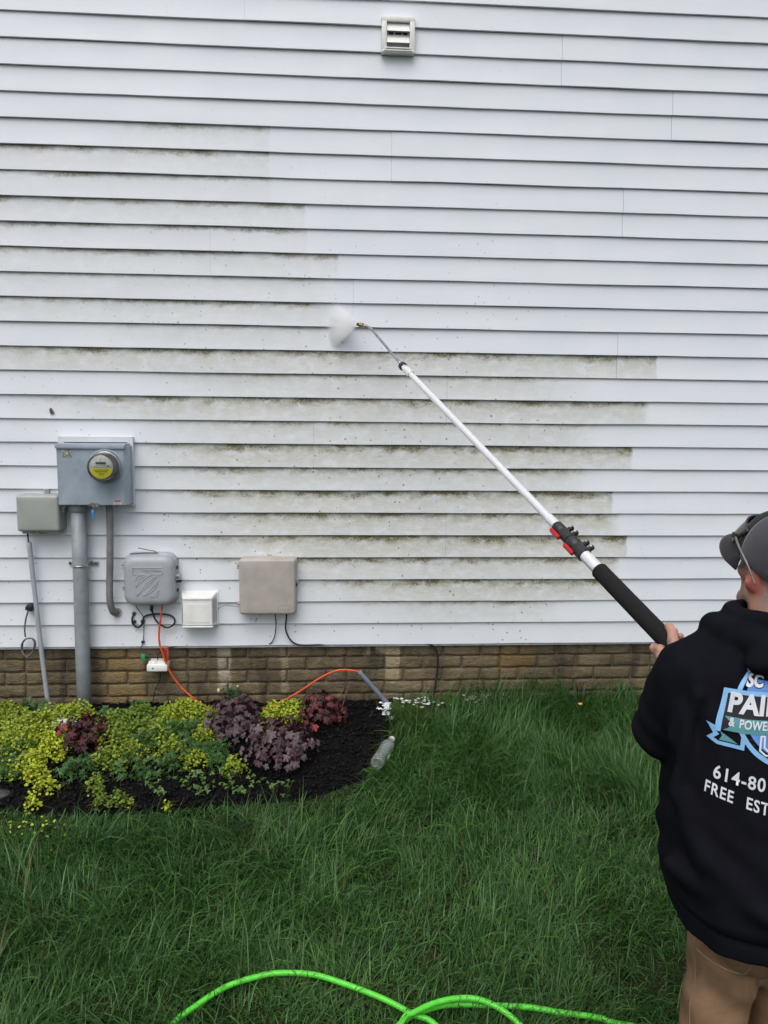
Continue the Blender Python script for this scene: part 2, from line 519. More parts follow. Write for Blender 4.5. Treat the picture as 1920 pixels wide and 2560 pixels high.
def build_house():
    house = empty('house', (0, 0, 0), 'white vinyl-sided house wall with green algae streaks on a tan brick-pattern foundation', 'house')
    mat = siding_mat()
    m_sheath = plain('grey_sheathing', (0.05, 0.05, 0.05), 0.9)
    box('sheathing', -6, 6, 0.045, 0.2, Z0 - 0.03, Z0 + 36 * CS, m_sheath, house, 0)
    XL, XR = -6.0, 6.0
    for pair in range(0, 36, 2):
        cuts = [XL] + sorted(JOINTS[pair]) + [XR]
        for s in range(len(cuts) - 1):
            x0, x1 = cuts[s] + 0.0003, cuts[s + 1] - 0.0003
            proud = 0.0014 if s % 2 else 0.0
            nx = max(2, int((x1 - x0) / 0.12) + 1)
            xs = np.linspace(x0, x1, nx)
            V, F, A = [], [], {k: [] for k in ('v', 'xl', 'xr', 'lip', 'film', 'soft')}
            base = 0
            for c in (pair, pair + 1):
                za, zb = Z0 + c * CS, Z0 + (c + 1) * CS
                strips = [[(0.0125, za + 0.0003, 0.0), (0.0012, za, 0.0)], [(0.0012, za, 0.0), (0.0, za + 0.0018, 0.02)],
                          [(0.0, za + 0.0018, 0.02), (0.0010, za + 0.010, 0.09), (0.0026, za + 0.022, 0.20), (0.0050, za + 0.042, 0.38), (0.0074, za + 0.064, 0.57), (0.0092, za + 0.084, 0.74), (0.0104, za + 0.102, 0.90), (0.0112, zb - 0.0012, 1.0)],
                          [(0.0112, zb - 0.0012, 1.0), (0.0132, zb + 0.0006, 1.0)]]
                al = ALG.get(c, (0, 0, 0, 0, 1))
                wz = 0.0014 * vnoise(np.stack([xs * 1.7, np.full(nx, c * 3.1)], 1), 5) + 0.0008 * vnoise(np.stack([xs * 6, np.full(nx, c * 1.3)], 1), 6)
                wy = 0.0016 * vnoise(np.stack([xs * 2.1, np.full(nx, c * 2.7)], 1), 8)
                for prof in strips:
                    for (py, pz, pv) in prof:
                        bow = 0.0010 * vnoise(np.stack([xs * 2.6, np.full(nx, c * 5.3 + pv * 1.4)], 1), 14) * math.sin(pv * math.pi)
                        V.append(np.stack([xs, py - proud + wy + bow, pz + wz], 1))
                        for k, val in zip(('v', 'xl', 'xr', 'lip', 'film', 'soft'), (pv, *al)):
                            A[k].append(np.full(nx, val))
                    for r in range(len(prof) - 1):
                        a = base + r * nx + np.arange(nx - 1)
                        F.append(np.stack([a, a + 1, a + nx + 1, a + nx], 1))
                    base += len(prof) * nx
            from_np('siding_panel', np.concatenate(V), [np.concatenate(F)], mat, house, True, {k: np.concatenate(v) for k, v in A.items()})
    starter = plain('starter_strip', (0.55, 0.57, 0.6), 0.5)
    box('starter_strip', XL, XR, 0.010, 0.044, Z0 - 0.012, Z0 - 0.001, starter, house, 0)

    # poured foundation with a brick pattern
    m, g = new_mat('foundation_brick')
    p = g.pos()
    x, y, z = g.sep(p)
    oi = g.n('ObjectInfo')
    n1 = g.noise(p, 5.0, 5.0, 0.62, 0.5)
    n2 = g.noise(g.scale(p, (1, 1, 2.2)), 60.0, 5.0, 0.7)
    n3 = g.noise(g.scale(p, (7, 1, 0.8)), 1.0, 4.0, 0.6)
    c = g.mix(g.step(n1, 0.3, 0.72), (0.092, 0.072, 0.040), (0.225, 0.177, 0.10))
    c = g.mix(g.m('MULTIPLY', oi.outputs['Random'], 0.35), c, (0.19, 0.145, 0.085))
    c = g.mix(g.m('MULTIPLY', g.step(n3, 0.52, 0.7), 0.7), c, (0.032, 0.025, 0.017))      # dark damp runs
    c = g.mix(g.m('MULTIPLY', g.step(n2, 0.5, 0.75), 0.4), c, (0.03, 0.022, 0.013))
    def stripe(a, b, zlo, soft, wsc=20.0, wamp=0.03):
        w = g.m('MULTIPLY', g.m('SUBTRACT', g.noise(g.scale(p, (1, 1, 1)), wsc, 3.0), 0.5), wamp)
        xx = g.m('ADD', x, w)
        s1 = g.m('MULTIPLY', g.step(xx, a, a + soft), g.step(xx, b, b - soft))
        return g.m('MULTIPLY', s1, g.step(g.m('ADD', z, g.m('MULTIPLY', w, 3.0)), zlo, zlo + 0.03))
    for a, b, zlo, soft, col, k in ((-0.585, -0.50, 0.07, 0.02, (0.42, 0.38, 0.29), 0.85), (-0.262, -0.205, 0.05, 0.02, (0.34, 0.28, 0.18), 0.75),
                                    (0.17, 0.215, 0.255, 0.006, (0.25, 0.20, 0.125), 0.9), (0.23, 0.36, 0.255, 0.006, (0.36, 0.29, 0.18), 0.9),
                                    (0.285, 0.365, 0.10, 0.006, (0.38, 0.31, 0.19), 0.9), (0.47, 0.52, 0.2, 0.01, (0.20, 0.16, 0.10), 0.6),
                                    (0.60, 0.68, 0.25, 0.01, (0.20, 0.16, 0.10), 0.6), (-1.19, -0.93, 0.0, 0.05, (0.30, 0.21, 0.09), 0.75), (0.85, 1.1, 0.16, 0.05, (0.20, 0.115, 0.03), 0.55), (-2.2, -1.5, 0.0, 0.2, (0.15, 0.115, 0.06), 0.35)):
        c = g.mix(g.m('MULTIPLY', stripe(a, b, zlo, soft), k), c, col)
    vo = g.voro(p, 75.0)
    white = g.m('MULTIPLY', g.step(vo.outputs['Distance'], 0.16, 0.08), g.m('GREATER_THAN', g.sep(vo.outputs['Color'])[0], 0.93))
    c = g.mix(g.m('MULTIPLY', white, 0.8), c, (0.4, 0.38, 0.33))
    rip = g.noise(g.scale(p, (30, 26, 95)), 1.0, 3.0, 0.55, 1.8)
    h = g.m('ADD', g.m('MULTIPLY', rip, 1.0), g.m('MULTIPLY', n2, 0.35))
    c = g.mix(g.step(rip, 0.52, 0.34, 0.0, 0.45), c, (0.045, 0.034, 0.02))
    g.bsdf(c, 0.6, 0, g.bump(h, 0.85, 0.014), 0.4)
    m_brick = m
    m, g = new_mat('foundation_mortar')
    p = g.pos()
    n1 = g.noise(p, 9.0, 5.0, 0.65)
    c = g.mix(g.step(n1, 0.3, 0.7), (0.085, 0.068, 0.044), (0.17, 0.136, 0.09))
    g.bsdf(c, 0.8, 0, g.bump(g.noise(p, 160.0, 4.0), 0.6, 0.004), 0.3)
    m_mortar = m
    fnd = box('foundation', -6, 6, 0.042, 0.2, -0.7, Z0 - 0.002, m_mortar, house, 0)
    # relief variants of one brick face
    def brick_mesh(w, seed):
        nx, nz = max(4, int(round(12 * w / 0.19))), 6
        hgt = 0.0575
        xs = np.linspace(-w / 2, w / 2, nx); zs = np.linspace(-hgt / 2, hgt / 2, nz)
        X, Zz = np.meshgrid(xs, zs, indexing='ij')
        q = np.stack([X.ravel() * 34, Zz.ravel() * 85 + seed * 9.7], 1)
        Y = -0.0034 * vnoise(q, seed) - 0.0018 * vnoise(q * 2.3, seed + 5)
        edge = np.minimum(np.minimum(X - xs[0], xs[-1] - X) / 0.006, np.minimum(Zz - zs[0], zs[-1] - Zz) / 0.006).ravel()
        Y = Y + 0.0025 * (1 - np.clip(edge, 0, 1))
        jx = 0.0012 * vnoise(q * 0.7 + 31, seed + 9); jz = 0.001 * vnoise(q * 0.6 + 77, seed + 3)
        V = np.stack([X.ravel() + jx, Y, Zz.ravel() + jz], 1)
        i, j = np.meshgrid(np.arange(nx - 1), np.arange(nz - 1), indexing='ij')
        a = (i * nz + j).ravel()
        F = [tuple(t) for t in np.stack([a, a + nz, a + nz + 1, a + 1], 1)]
        ring = [i * nz for i in range(nx)] + [(nx - 1) * nz + j for j in range(1, nz)] + [i * nz + nz - 1 for i in range(nx - 2, -1, -1)] + [j for j in range(nz - 2, 0, -1)]
        b0 = len(V)
        back = V[ring].copy(); back[:, 1] = 0.013; back[:, 0] *= 1.012; back[:, 2] *= 1.03
        V = np.concatenate([V, back])
        n = len(ring)
        for k in range(n):
            F.append((ring[(k + 1) % n], ring[k], b0 + k, b0 + (k + 1) % n))
        me = bpy.data.meshes.new('brick')
        me.from_pydata([tuple(t) for t in V], [], F)
        me.materials.append(m_brick)
        me.polygons.foreach_set('use_smooth', np.ones(len(me.polygons), dtype=bool))
        me.update()
        return me
    cache = {}
    def get(w, var):
        k = (round(w, 3), var)
        if k not in cache: cache[k] = brick_mesh(w, var + 1)
        return cache[k]
    seams = [0.898 + 0.8128 * k for k in range(-5, 3)]
    for row in range(-2, 5):
        zc = 0.2545 + 0.0333 - 0.0667 * row
        if row == -2: continue
        off = 0.6919 + (0.1016 if row % 2 == 0 else 0.0)
        k0 = int((-3.2 - off) / 0.2032) - 1
        for k in range(k0, k0 + 34):
            a, b = off + k * 0.2032 + 0.0055, off + (k + 1) * 0.2032 - 0.0055
            parts = [(a, b)]
            for s in seams:
                if a + 0.02 < s < b - 0.02:
                    parts = [(a, s - 0.0025), (s + 0.0025, b)]
            for (pa, pb) in parts:
                if row == -1:
                    continue
                o = bpy.data.objects.new('brick', get(pb - pa, random.randrange(7)))
                o.location = ((pa + pb) / 2, 0.0315 + random.uniform(-0.0008, 0.0008), zc)
                o.rotation_euler = (0, random.uniform(-0.004, 0.004), 0)
                link(o, fnd)
    return house
HOUSE = build_house()

# ------------------------------------------------------------------ things fixed to the wall
M_STEEL_BLUE = plain('blue_grey_enamel', (0.265, 0.320, 0.380), 0.42, 0.0, 0.12, 9.0, 0.08, 120, 0.35, (0.40, 0.47, 0.56))
M_PVC = plain('grey_pvc', (0.235, 0.265, 0.285), 0.45, 0, 0.14, 14.0, 0.1, 90, 0.5, (0.40, 0.43, 0.46))
M_PVC_DARK = plain('weathered_dark_pvc', (0.165, 0.165, 0.165), 0.55, 0, 0.2, 16.0, 0.15, 120, 0.6, (0.26, 0.255, 0.25))
M_PVC_LIGHT = plain('light_grey_pvc', (0.33, 0.36, 0.39), 0.45, 0, 0.08, 14.0, 0.08, 90, 0.2, (0.22, 0.24, 0.25))
M_BOX_GREEN = plain('grey_green_plastic', (0.315, 0.335, 0.315), 0.4, 0, 0.06, 8.0, 0.12, 400, 0.15, (0.25, 0.26, 0.24))
M_BOX_GREY = plain('grey_plastic', (0.345, 0.365, 0.395), 0.42, 0, 0.06, 10.0, 0.12, 300, 0.3, (0.22, 0.24, 0.21))
M_BOX_TAN = plain('sunbleached_tan_plastic', (0.40, 0.365, 0.335), 0.5, 0, 0.09, 12.0, 0.15, 300, 0.45, (0.30, 0.265, 0.225))
M_WHITE = plain('white_plastic', (0.74, 0.75, 0.73), 0.45, 0, 0.05, 20.0, 0.1, 250, 0.35, (0.52, 0.52, 0.42))
M_FLASH = plain('white_trim', (0.62, 0.64, 0.68), 0.4, 0, 0.05, 12.0, 0.05, 100)
M_ZINC = plain('zinc_plated_steel', (0.50, 0.51, 0.50), 0.35, 0.9, 0.2, 40.0)
M_BLACK = plain('black_rubber', (0.012, 0.012, 0.013), 0.5, 0, 0.3, 40.0)
M_DARK = plain('dark_slot', (0.01, 0.01, 0.011), 0.8)
M_ORANGE = plain('orange_cable_jacket', (0.62, 0.085, 0.02), 0.42, 0, 0.1, 20.0, 0.05, 100)
M_REDTAG = plain('red_orange_tag', (0.48, 0.06, 0.03), 0.5, 0, 0.1)
M_GREEN = plain('green_plastic', (0.01, 0.32, 0.13), 0.4)
M_GREENWIRE = plain('green_wire', (0.02, 0.11, 0.06), 0.5)
M_BLUE = plain('blue_seal', (0.02, 0.25, 0.72), 0.35)
M_CABLE_GREY = plain('grey_cable', (0.10, 0.105, 0.11), 0.5)

def rounded_rect(w, h, r, n=6):
    P = []
    for cx, cz, a0 in ((w / 2 - r, h / 2 - r, 0), (-w / 2 + r, h / 2 - r, 90), (-w / 2 + r, -h / 2 + r, 180), (w / 2 - r, -h / 2 + r, 270)):
        for k in range(n + 1):
            a = math.radians(a0 + 90 * k / n)
            P.append((cx + r * math.cos(a), cz + r * math.sin(a)))
    return P

def loft(bm, sections, cap_front=True, cap_back=True):
    """sections: list of (y, [(x,z)...]) with equal counts"""
    rings = [[bm.verts.new((x, y, z)) for x, z in pts] for y, pts in sections]
    n = len(rings[0])
    for a, b in zip(rings[:-1], rings[1:]):
        for k in range(n):
            bm.faces.new((a[k], a[(k + 1) % n], b[(k + 1) % n], b[k]))
    if cap_back: bm.faces.new(rings[0])
    if cap_front: bm.faces.new(rings[-1])

def pillow(name, cx, cz, w, h, r, y_back, y_front, edge, mat, parent, crown=0.0, n=6):
    """a lid with rounded corners and a rolled front edge"""
    bm = bmesh.new()
    secs = [(y_back, rounded_rect(w, h, r, n))]
    for k in range(6):
        a = math.radians(90 * k / 5)
        ins = edge * (1 - math.cos(a))
        secs.append((y_front + edge * (1 - math.sin(a)), rounded_rect(w - 2 * ins, h - 2 * ins, max(r - ins * 0.6, 0.002), n)))
    if crown:
        secs.append((y_front - crown * 0.7, rounded_rect((w - 2 * edge) * 0.7, (h - 2 * edge) * 0.7, max(r * 0.7, 0.004), n)))
        secs.append((y_front - crown, rounded_rect((w - 2 * edge) * 0.3, (h - 2 * edge) * 0.3, max(r * 0.3, 0.002), n)))
    secs = [(y, [(x + cx, z + cz) for x, z in p]) for y, p in secs]
    loft(bm, secs)
    return from_bm(name, bm, mat, parent, True, 50)

def disc(name, c, r, t, mat, parent, axis=(0, -1, 0), seg=24):
    bm = bmesh.new()
    c = Vector(c); a = Vector(axis).normalized()
    cyl(bm, c, c + a * t, r, seg=seg)
    return from_bm(name, bm, mat, parent, True)

def plate(name, pts, y0, y1, mat, parent):
    """flat polygon in the wall plane given a thickness"""
    bm = bmesh.new()
    loft(bm, [(y0, pts), (y1, pts)])
    return from_bm(name, bm, mat, parent)

def text_on_wall(name, body, x, z, y, size, mat, parent, align='CENTER', offset=0.0, extrude=0.0006, spacing=1.0):
    me = text_mesh(body, size, offset, extrude, align, spacing)
    for v in me.vertices:
        v.co = Vector((v.co.x, -v.co.z, v.co.y))
    me.materials.clear(); me.materials.append(mat)
    o = bpy.data.objects.new(name, me)
    o.location = (x, y, z)
    return link(o, parent)

# --- electric meter
def electric_meter():
    t = empty('electric_meter', (0, 0, 0), 'blue-grey electric meter box with a round glass meter and yellow label', 'meter')
    # mitred white mounting frame behind
    xa, xb, zb, zt = -1.312, -0.958, 1.052, 1.388
    w = 0.026
    fr = [('mounting_frame', [(xa, zt), (xb, zt), (xb - w, zt - w), (xa + w, zt - w)]),
          ('mounting_frame', [(xb, zt - 0.0006), (xb, zb), (xb - w, zb), (xb - w, zt - w - 0.0006)]),
          ('mounting_frame', [(xa, zt - 0.0006), (xa + w, zt - w - 0.0006), (xa + w, zb), (xa, zb)])]
    for nme, pts in fr:
        plate(nme, pts, 0.02, -0.022, M_FLASH, t)
    bx0, bx1, bz0, bz1, yf = -1.290, -0.984, 1.066, 1.352, -0.122
    # the body, a shallow sheet-metal tray, with a rolled cover
    box('enclosure', bx0 + 0.004, bx1 + 0.02, -0.10, 0.012, bz0 + 0.003, bz1 - 0.004, M_STEEL_BLUE, t, 0.003)
    bm = bmesh.new()
    c = 0.02
    loft(bm, [(-0.099, [(bx0, bz0), (bx1 + 0.026, bz0), (bx1 + 0.026, bz1 - 0.004), (bx0, bz1 - 0.004)]),
              (yf, [(bx0 + 0.001, bz0 + 0.001), (bx1 + 0.004, bz0 + 0.001), (bx1 + 0.004, bz1 - 0.005), (bx0 + 0.001, bz1 - 0.005)])])
    bmesh.ops.bevel(bm, geom=list(bm.edges), offset=0.0025, segments=2, affect='EDGES')
    from_bm('cover', bm, M_STEEL_BLUE, t, True)
    bm = bmesh.new()
    bx(bm, bx0 - 0.004, bx1 + 0.012, yf - 0.006, 0.01, bz1 - 0.012, bz1 + 0.006, 0.002)
    bx(bm, bx0 - 0.002, bx1 + 0.010, yf - 0.009, yf - 0.004, bz1 - 0.016, bz1 - 0.0005, 0.0015)
    from_bm('rain_lip', bm, M_STEEL_BLUE, t, True)
    # embossed hub ring, socket and glass
    cx, cz = -1.062, 1.254
    K = 1.19
    before = set(bpy.data.objects)
    bm = bmesh.new()
    lathe(bm, [(0.070, 0.0), (0.069, 0.006), (0.064, 0.011), (0.060, 0.009), (0.058, 0.003)], (cx, yf + 0.002, cz), (0, -1, 0), 48)
    from_bm('hub_ring', bm, M_STEEL_BLUE, t, True, 60)
    m_ring = plain('meter_ring', (0.32, 0.335, 0.33), 0.3, 0.7, 0.15, 30)
    bm = bmesh.new()
    lathe(bm, [(0.060, 0.0), (0.061, 0.014), (0.058, 0.017), (0.054, 0.017)], (cx, yf - 0.001, cz), (0, -1, 0), 48)
    from_bm('sealing_ring', bm, m_ring, t, True, 50)
    m, g = new_mat('dark_meter_core')
    p = g.obj()
    n = g.noise(g.scale(p, (14, 14, 40)), 1.0, 4.0)
    g.bsdf(g.mix(g.step(n, 0.35, 0.65), (0.05, 0.055, 0.055), (0.24, 0.25, 0.24)), 0.35, 0.2)
    bm = bmesh.new()
    lathe(bm, [(0.048, 0.0), (0.0475, 0.052), (0.0, 0.053)], (cx, yf - 0.012, cz), (0, -1, 0), 40)
    from_bm('meter_core', bm, m, t, True, 40)
    m_face = plain('meter_face', (0.46, 0.49, 0.46), 0.5, 0, 0.03)
    yd = yf - 0.067
    face = disc('dial_plate', (cx, yd, cz), 0.0462, 0.0016, m_face, t, seg=48)
    # yellow lower half label
    bm = bmesh.new()
    R = 0.0430
    pts = [(R * math.cos(a), R * math.sin(a)) for a in np.linspace(math.radians(180 + 6), math.radians(360 - 6), 20)]
    loft(bm, [(yd - 0.0016, [(cx + x, cz + z) for x, z in pts]), (yd - 0.0024, [(cx + x, cz + z) for x, z in pts])])
    m_yel = plain('yellow_label', (0.90, 0.78, 0.03), 0.5, 0, 0.02)
    lab = from_bm('yellow_label', bm, m_yel, face)
    m_ink = plain('black_ink', (0.03, 0.03, 0.02), 0.6)
    bm = bmesh.new()
    for zz, hw, hh in ((-0.0085, 0.029, 0.0007), (-0.0125, 0.030, 0.0009), (-0.0163, 0.023, 0.0013), (-0.0215, 0.022, 0.0008), (-0.0255, 0.0095, 0.0013), (-0.031, 0.010, 0.0005)):
        k = -hw
        while k < hw:
            wd = random.uniform(0.002, 0.006)
            bx(bm, cx + k, cx + min(k + wd, hw), yd - 0.0029, yd - 0.00245, cz + zz - hh, cz + zz + hh)
            k += wd + 0.0011
    from_bm('printed_lines', bm, m_ink, face)
    m_lcd = plain('lcd_glass', (0.085, 0.10, 0.085), 0.2, 0, 0.05)
    box('display', cx - 0.021, cx + 0.019, yd - 0.003, yd - 0.0012, cz + 0.0125, cz + 0.0225, m_lcd, face, 0.0005)
    box('serial_label', cx - 0.026, cx + 0.020, yd - 0.0026, yd - 0.0012, cz + 0.0028, cz + 0.0100, plain('white_label', (0.62, 0.63, 0.6), 0.5), face, 0.0002)
    bm = bmesh.new()
    for k in range(16):
        xx = cx - 0.005 + k * 0.0015
        bx(bm, xx, xx + random.uniform(0.0004, 0.0011), yd - 0.0031, yd - 0.0025, cz + 0.0062, cz + 0.009)
    bx(bm, cx + 0.0225, cx + 0.031, yd - 0.0027, yd - 0.0012, cz + 0.0035, cz + 0.0068)
    bx(bm, cx - 0.0255, cx - 0.007, yd - 0.0031, yd - 0.0025, cz + 0.0057, cz + 0.0068)
    cyl(bm, (cx - 0.001, yd - 0.0012, cz + 0.030), (cx - 0.001, yd - 0.003, cz + 0.030), 0.0023, seg=12)
    bx(bm, cx - 0.021, cx - 0.017, yd - 0.0025, yd - 0.0012, cz + 0.0305, cz + 0.0318)
    bx(bm, cx + 0.014, cx + 0.018, yd - 0.0025, yd - 0.0012, cz + 0.0305, cz + 0.0318)
    from_bm('barcode', bm, m_ink, face)
    m, g = new_mat('meter_glass')
    tr = g.n('BsdfTransparent'); gl = g.n('BsdfGlossy')
    gl.inputs['Roughness'].default_value = 0.08
    tr.inputs['Color'].default_value = (0.97, 0.98, 0.97, 1)
    fr_ = g.n('Fresnel'); fr_.inputs['IOR'].default_value = 1.5
    mx = g.n('MixShader')
    g.put(mx.inputs[0], g.m('ADD', g.m('MULTIPLY', fr_.outputs[0], 0.8), 0.02))
    g.t.links.new(tr.outputs[0], mx.inputs[1]); g.t.links.new(gl.outputs[0], mx.inputs[2])
    g.t.links.new(mx.outputs[0], g.out.inputs['Surface'])
    bm = bmesh.new()
    lathe(bm, [(0.0555, 0.0), (0.0545, 0.045), (0.0535, 0.062), (0.0505, 0.069), (0.044, 0.0725), (0.02, 0.0735), (0.0, 0.0735)], (cx, yf - 0.012, cz), (0, -1, 0), 48)
    from_bm('glass_cover', bm, m, t, True, 60)
    for o in set(bpy.data.objects) - before:
        for v in o.data.vertices:
            v.co = Vector((cx + (v.co.x - cx) * K, yf + (v.co.y - yf) * 1.15, cz + (v.co.z - cz) * K))
    # scraped sticker, warning label, latch, lead seal
    m, g = new_mat('scraped_sticker')
    n = g.noise(g.obj(), 120.0, 5.0, 0.7)
    g.bsdf(g.mix(g.step(n, 0.42, 0.6), (0.12, 0.12, 0.075), (0.42, 0.44, 0.42)), 0.7)
    box('worn_sticker', bx0 + 0.027, bx0 + 0.073, yf - 0.0016, yf + 0.001, bz1 - 0.056, bz1 - 0.021, m, t, 0)
    lbl = box('warning_label', bx1 - 0.046, bx1 - 0.012, yf - 0.0016, yf + 0.001, bz0 + 0.004, bz0 + 0.026, plain('label_paper', (0.72, 0.70, 0.68), 0.6), t, 0)
    box('red_band', bx1 - 0.045, bx1 - 0.013, yf - 0.0022, yf - 0.0012, bz0 + 0.0185, bz0 + 0.0255, plain('label_red', (0.45, 0.05, 0.05), 0.6), lbl, 0)
    text_on_wall('printed_word', 'WARNING', bx1 - 0.027, bz0 + 0.0198, yf - 0.0026, 0.0062, plain('label_ink', (0.05, 0.02, 0.02), 0.6), lbl, extrude=0.0002)
    bm = bmesh.new()
    for r in range(5):
        k = 0.003
        while k < 0.03:
            wd = random.uniform(0.0015, 0.004)
            bx(bm, bx1 - 0.045 + k, bx1 - 0.045 + min(k + wd, 0.031), yf - 0.0021, yf - 0.0014, bz0 + 0.006 + r * 0.0024, bz0 + 0.0070 + r * 0.0024)
            k += wd + 0.001
    from_bm('small_print', bm, m_ink, lbl)
    lx = -1.128
    bm = bmesh.new()
    loft(bm, [(yf - 0.001, [(lx - 0.022, bz0 - 0.004), (lx + 0.028, bz0 - 0.004), (lx + 0.022, bz0 + 0.010), (lx - 0.006, bz0 + 0.015), (lx - 0.022, bz0 + 0.006)]),
              (yf - 0.008, [(lx - 0.020, bz0 - 0.003), (lx + 0.026, bz0 - 0.003), (lx + 0.020, bz0 + 0.008), (lx - 0.005, bz0 + 0.012), (lx - 0.020, bz0 + 0.005)])])
    lat = from_bm('latch', bm, plain('tarnished_brass', (0.20, 0.19, 0.155), 0.4, 0.6, 0.2), t, True)
    disc('latch_eye', (lx + 0.020, yf - 0.007, bz0 - 0.001), 0.0065, 0.006, M_ZINC, lat)
    seal = tube('seal_wire', [(lx + 0.002, yf - 0.008, bz0 + 0.001), (lx + 0.006, yf - 0.012, bz0 - 0.010), (lx - 0.003, yf - 0.008, bz0 - 0.016), (lx + 0.001, yf - 0.01, bz0 - 0.024)], 0.0009, M_ZINC, t, 6)
    bm = bmesh.new()
    bx(bm, lx - 0.0065, lx + 0.0065, yf - 0.013, yf - 0.007, bz0 - 0.050, bz0 - 0.022, 0.003)
    loft(bm, [(yf - 0.012, [(lx - 0.005, bz0 - 0.049), (lx + 0.005, bz0 - 0.049), (lx + 0.0015, bz0 - 0.058), (lx - 0.0015, bz0 - 0.058)]),
              (yf - 0.008, [(lx - 0.005, bz0 - 0.049), (lx + 0.005, bz0 - 0.049), (lx + 0.0015, bz0 - 0.058), (lx - 0.0015, bz0 - 0.058)])])
    from_bm('blue_seal', bm, M_BLUE, seal, True)
    bm = bmesh.new()
    for k in (bx0 + 0.03, bx0 + 0.06, bx0 + 0.085, bx1 - 0.06, bx1 - 0.005):
        ball(bm, (k, yf + 0.03, bz0 - 0.001), (0.008, 0.006, 0.005), 8)
    from_bm('screw_heads', bm, M_ZINC, t, True)
electric_meter()

# --- conduits
def big_conduit():
    t = empty('service_conduit', (-1.226, -0.05, 0), 'thick grey conduit running from meter box down into the plants', 'conduit')
    def tb(name, p, r, mat): return tube(name, [Vector(q) - Vector(t.location) for q in p], r, mat, t, 24, 1, False)
    x0, x1 = -1.222, -1.231
    tb('pipe', [(x0, -0.05, 1.07), (x0 - 0.001, -0.05, 0.7), (x1 + 0.003, -0.05, 0.3), (x1, -0.05, -0.12)], 0.0355, M_PVC)
    cp = [(x0, -0.05, 1.068), (x0, -0.05, 1.030), (x0, -0.05, 1.027)]
    tb('coupling', cp, [0.0425, 0.0425, 0.037], M_PVC)
electric_box_strap_mat = M_ZINC
def strap():
    z = 0.762; cx, cy = -1.2225, -0.05
    pts = []
    for a in np.linspace(math.radians(0), math.radians(-180), 20):
        pts.append((cx + 0.038 * math.cos(a), cy + 0.038 * math.sin(a), z))
    t = empty('pipe_strap', (0, 0, 0), 'zinc pipe strap with two screws holding the thick grey conduit', 'clamp')
    bm = bmesh.new()
    path = [(cx + 0.038, 0.004, z)] + pts + [(cx - 0.038, 0.004, z)]
    for p, q in zip(path[:-1], path[1:]):
        p, q = Vector(p), Vector(q)
        d = (q - p).normalized(); nrm = Vector((d.y, -d.x, 0))
        vs = []
        for zz in (-0.007, 0.007):
            for o in (0, 0.0018):
                for e in (p, q):
                    vs.append(bm.verts.new(e + nrm * o + Vector((0, 0, zz))))
        for f in ((0, 1, 3, 2), (4, 6, 7, 5), (0, 4, 5, 1), (2, 3, 7, 6)):
            bm.faces.new([vs[k] for k in f])
    from_bm('strap_band', bm, M_ZINC, t, True)
    tube('ridge', [(cx + 0.04 * math.cos(a), cy + 0.0405 * math.sin(a), z) for a in np.linspace(-0.3, -math.pi + 0.3, 16)], 0.0022, M_ZINC, t, 8, 1, False)
    for s, w in ((-1, 0.034), (1, 0.036)):
        box('strap_ear', min(cx + s * 0.036, cx + s * (0.036 + w)), max(cx + s * 0.036, cx + s * (0.036 + w)), -0.004, 0.006, z - 0.010, z + 0.010, M_ZINC, t, 0.002)
        disc('screw', (cx + s * (0.036 + w - 0.009), -0.004, z), 0.0085, 0.005, M_ZINC, t, seg=14)
        disc('screw_slot', (cx + s * (0.036 + w - 0.009), -0.0088, z), 0.0045, 0.001, M_DARK, t, seg=10)
big_conduit(); strap()

def small_conduit():
    t = empty('bent_conduit', (0, 0, 0), 'thin dark grey conduit bending from meter box into the siding', 'conduit')
    tube('pipe', [(-1.072, -0.05, 1.07), (-1.073, -0.05, 0.95), (-1.079, -0.05, 0.78), (-1.086, -0.05, 0.64), (-1.086, -0.046, 0.57), (-1.078, -0.03, 0.52), (-1.070, 0.01, 0.505)], 0.0168, M_PVC_DARK, t, 20, 8)
    disc('wall_flange', (-1.068, 0.012, 0.506), 0.024, 0.012, plain('caulk', (0.35, 0.34, 0.32), 0.6), t)
small_conduit()

def thin_conduit():
    t = empty('leaning_conduit', (0, 0, 0), 'slim light grey conduit leaning beside the thick pipe, rising to the small box', 'conduit')
    tube('pipe', [(-1.469, -0.03, 0.872), (-1.455, -0.032, 0.66), (-1.434, -0.034, 0.33), (-1.412, -0.04, 0.06), (-1.404, -0.045, -0.06)], [0.0115] * 33, M_PVC_LIGHT, t, 16, 8)
    tube('cable', [(-1.474, -0.03, 0.93), (-1.473, -0.03, 0.90), (-1.471, -0.03, 0.865)], 0.004, M_BLACK, t, 8, 4)
thin_conduit()

# --- boxes
def hinge(name, x, z, mat, parent, y=-0.03):
    bm = bmesh.new()
    bx(bm, x - 0.010, x + 0.008, y - 0.012, y + 0.02, z + 0.002, z + 0.013, 0.002)
    bx(bm, x - 0.010, x + 0.008, y - 0.012, y + 0.02, z - 0.013, z - 0.002, 0.002)
    cyl(bm, (x - 0.006, y - 0.004, z - 0.014), (x - 0.006, y - 0.004, z + 0.014), 0.004, seg=10)
    return from_bm(name, bm, mat, parent, True)

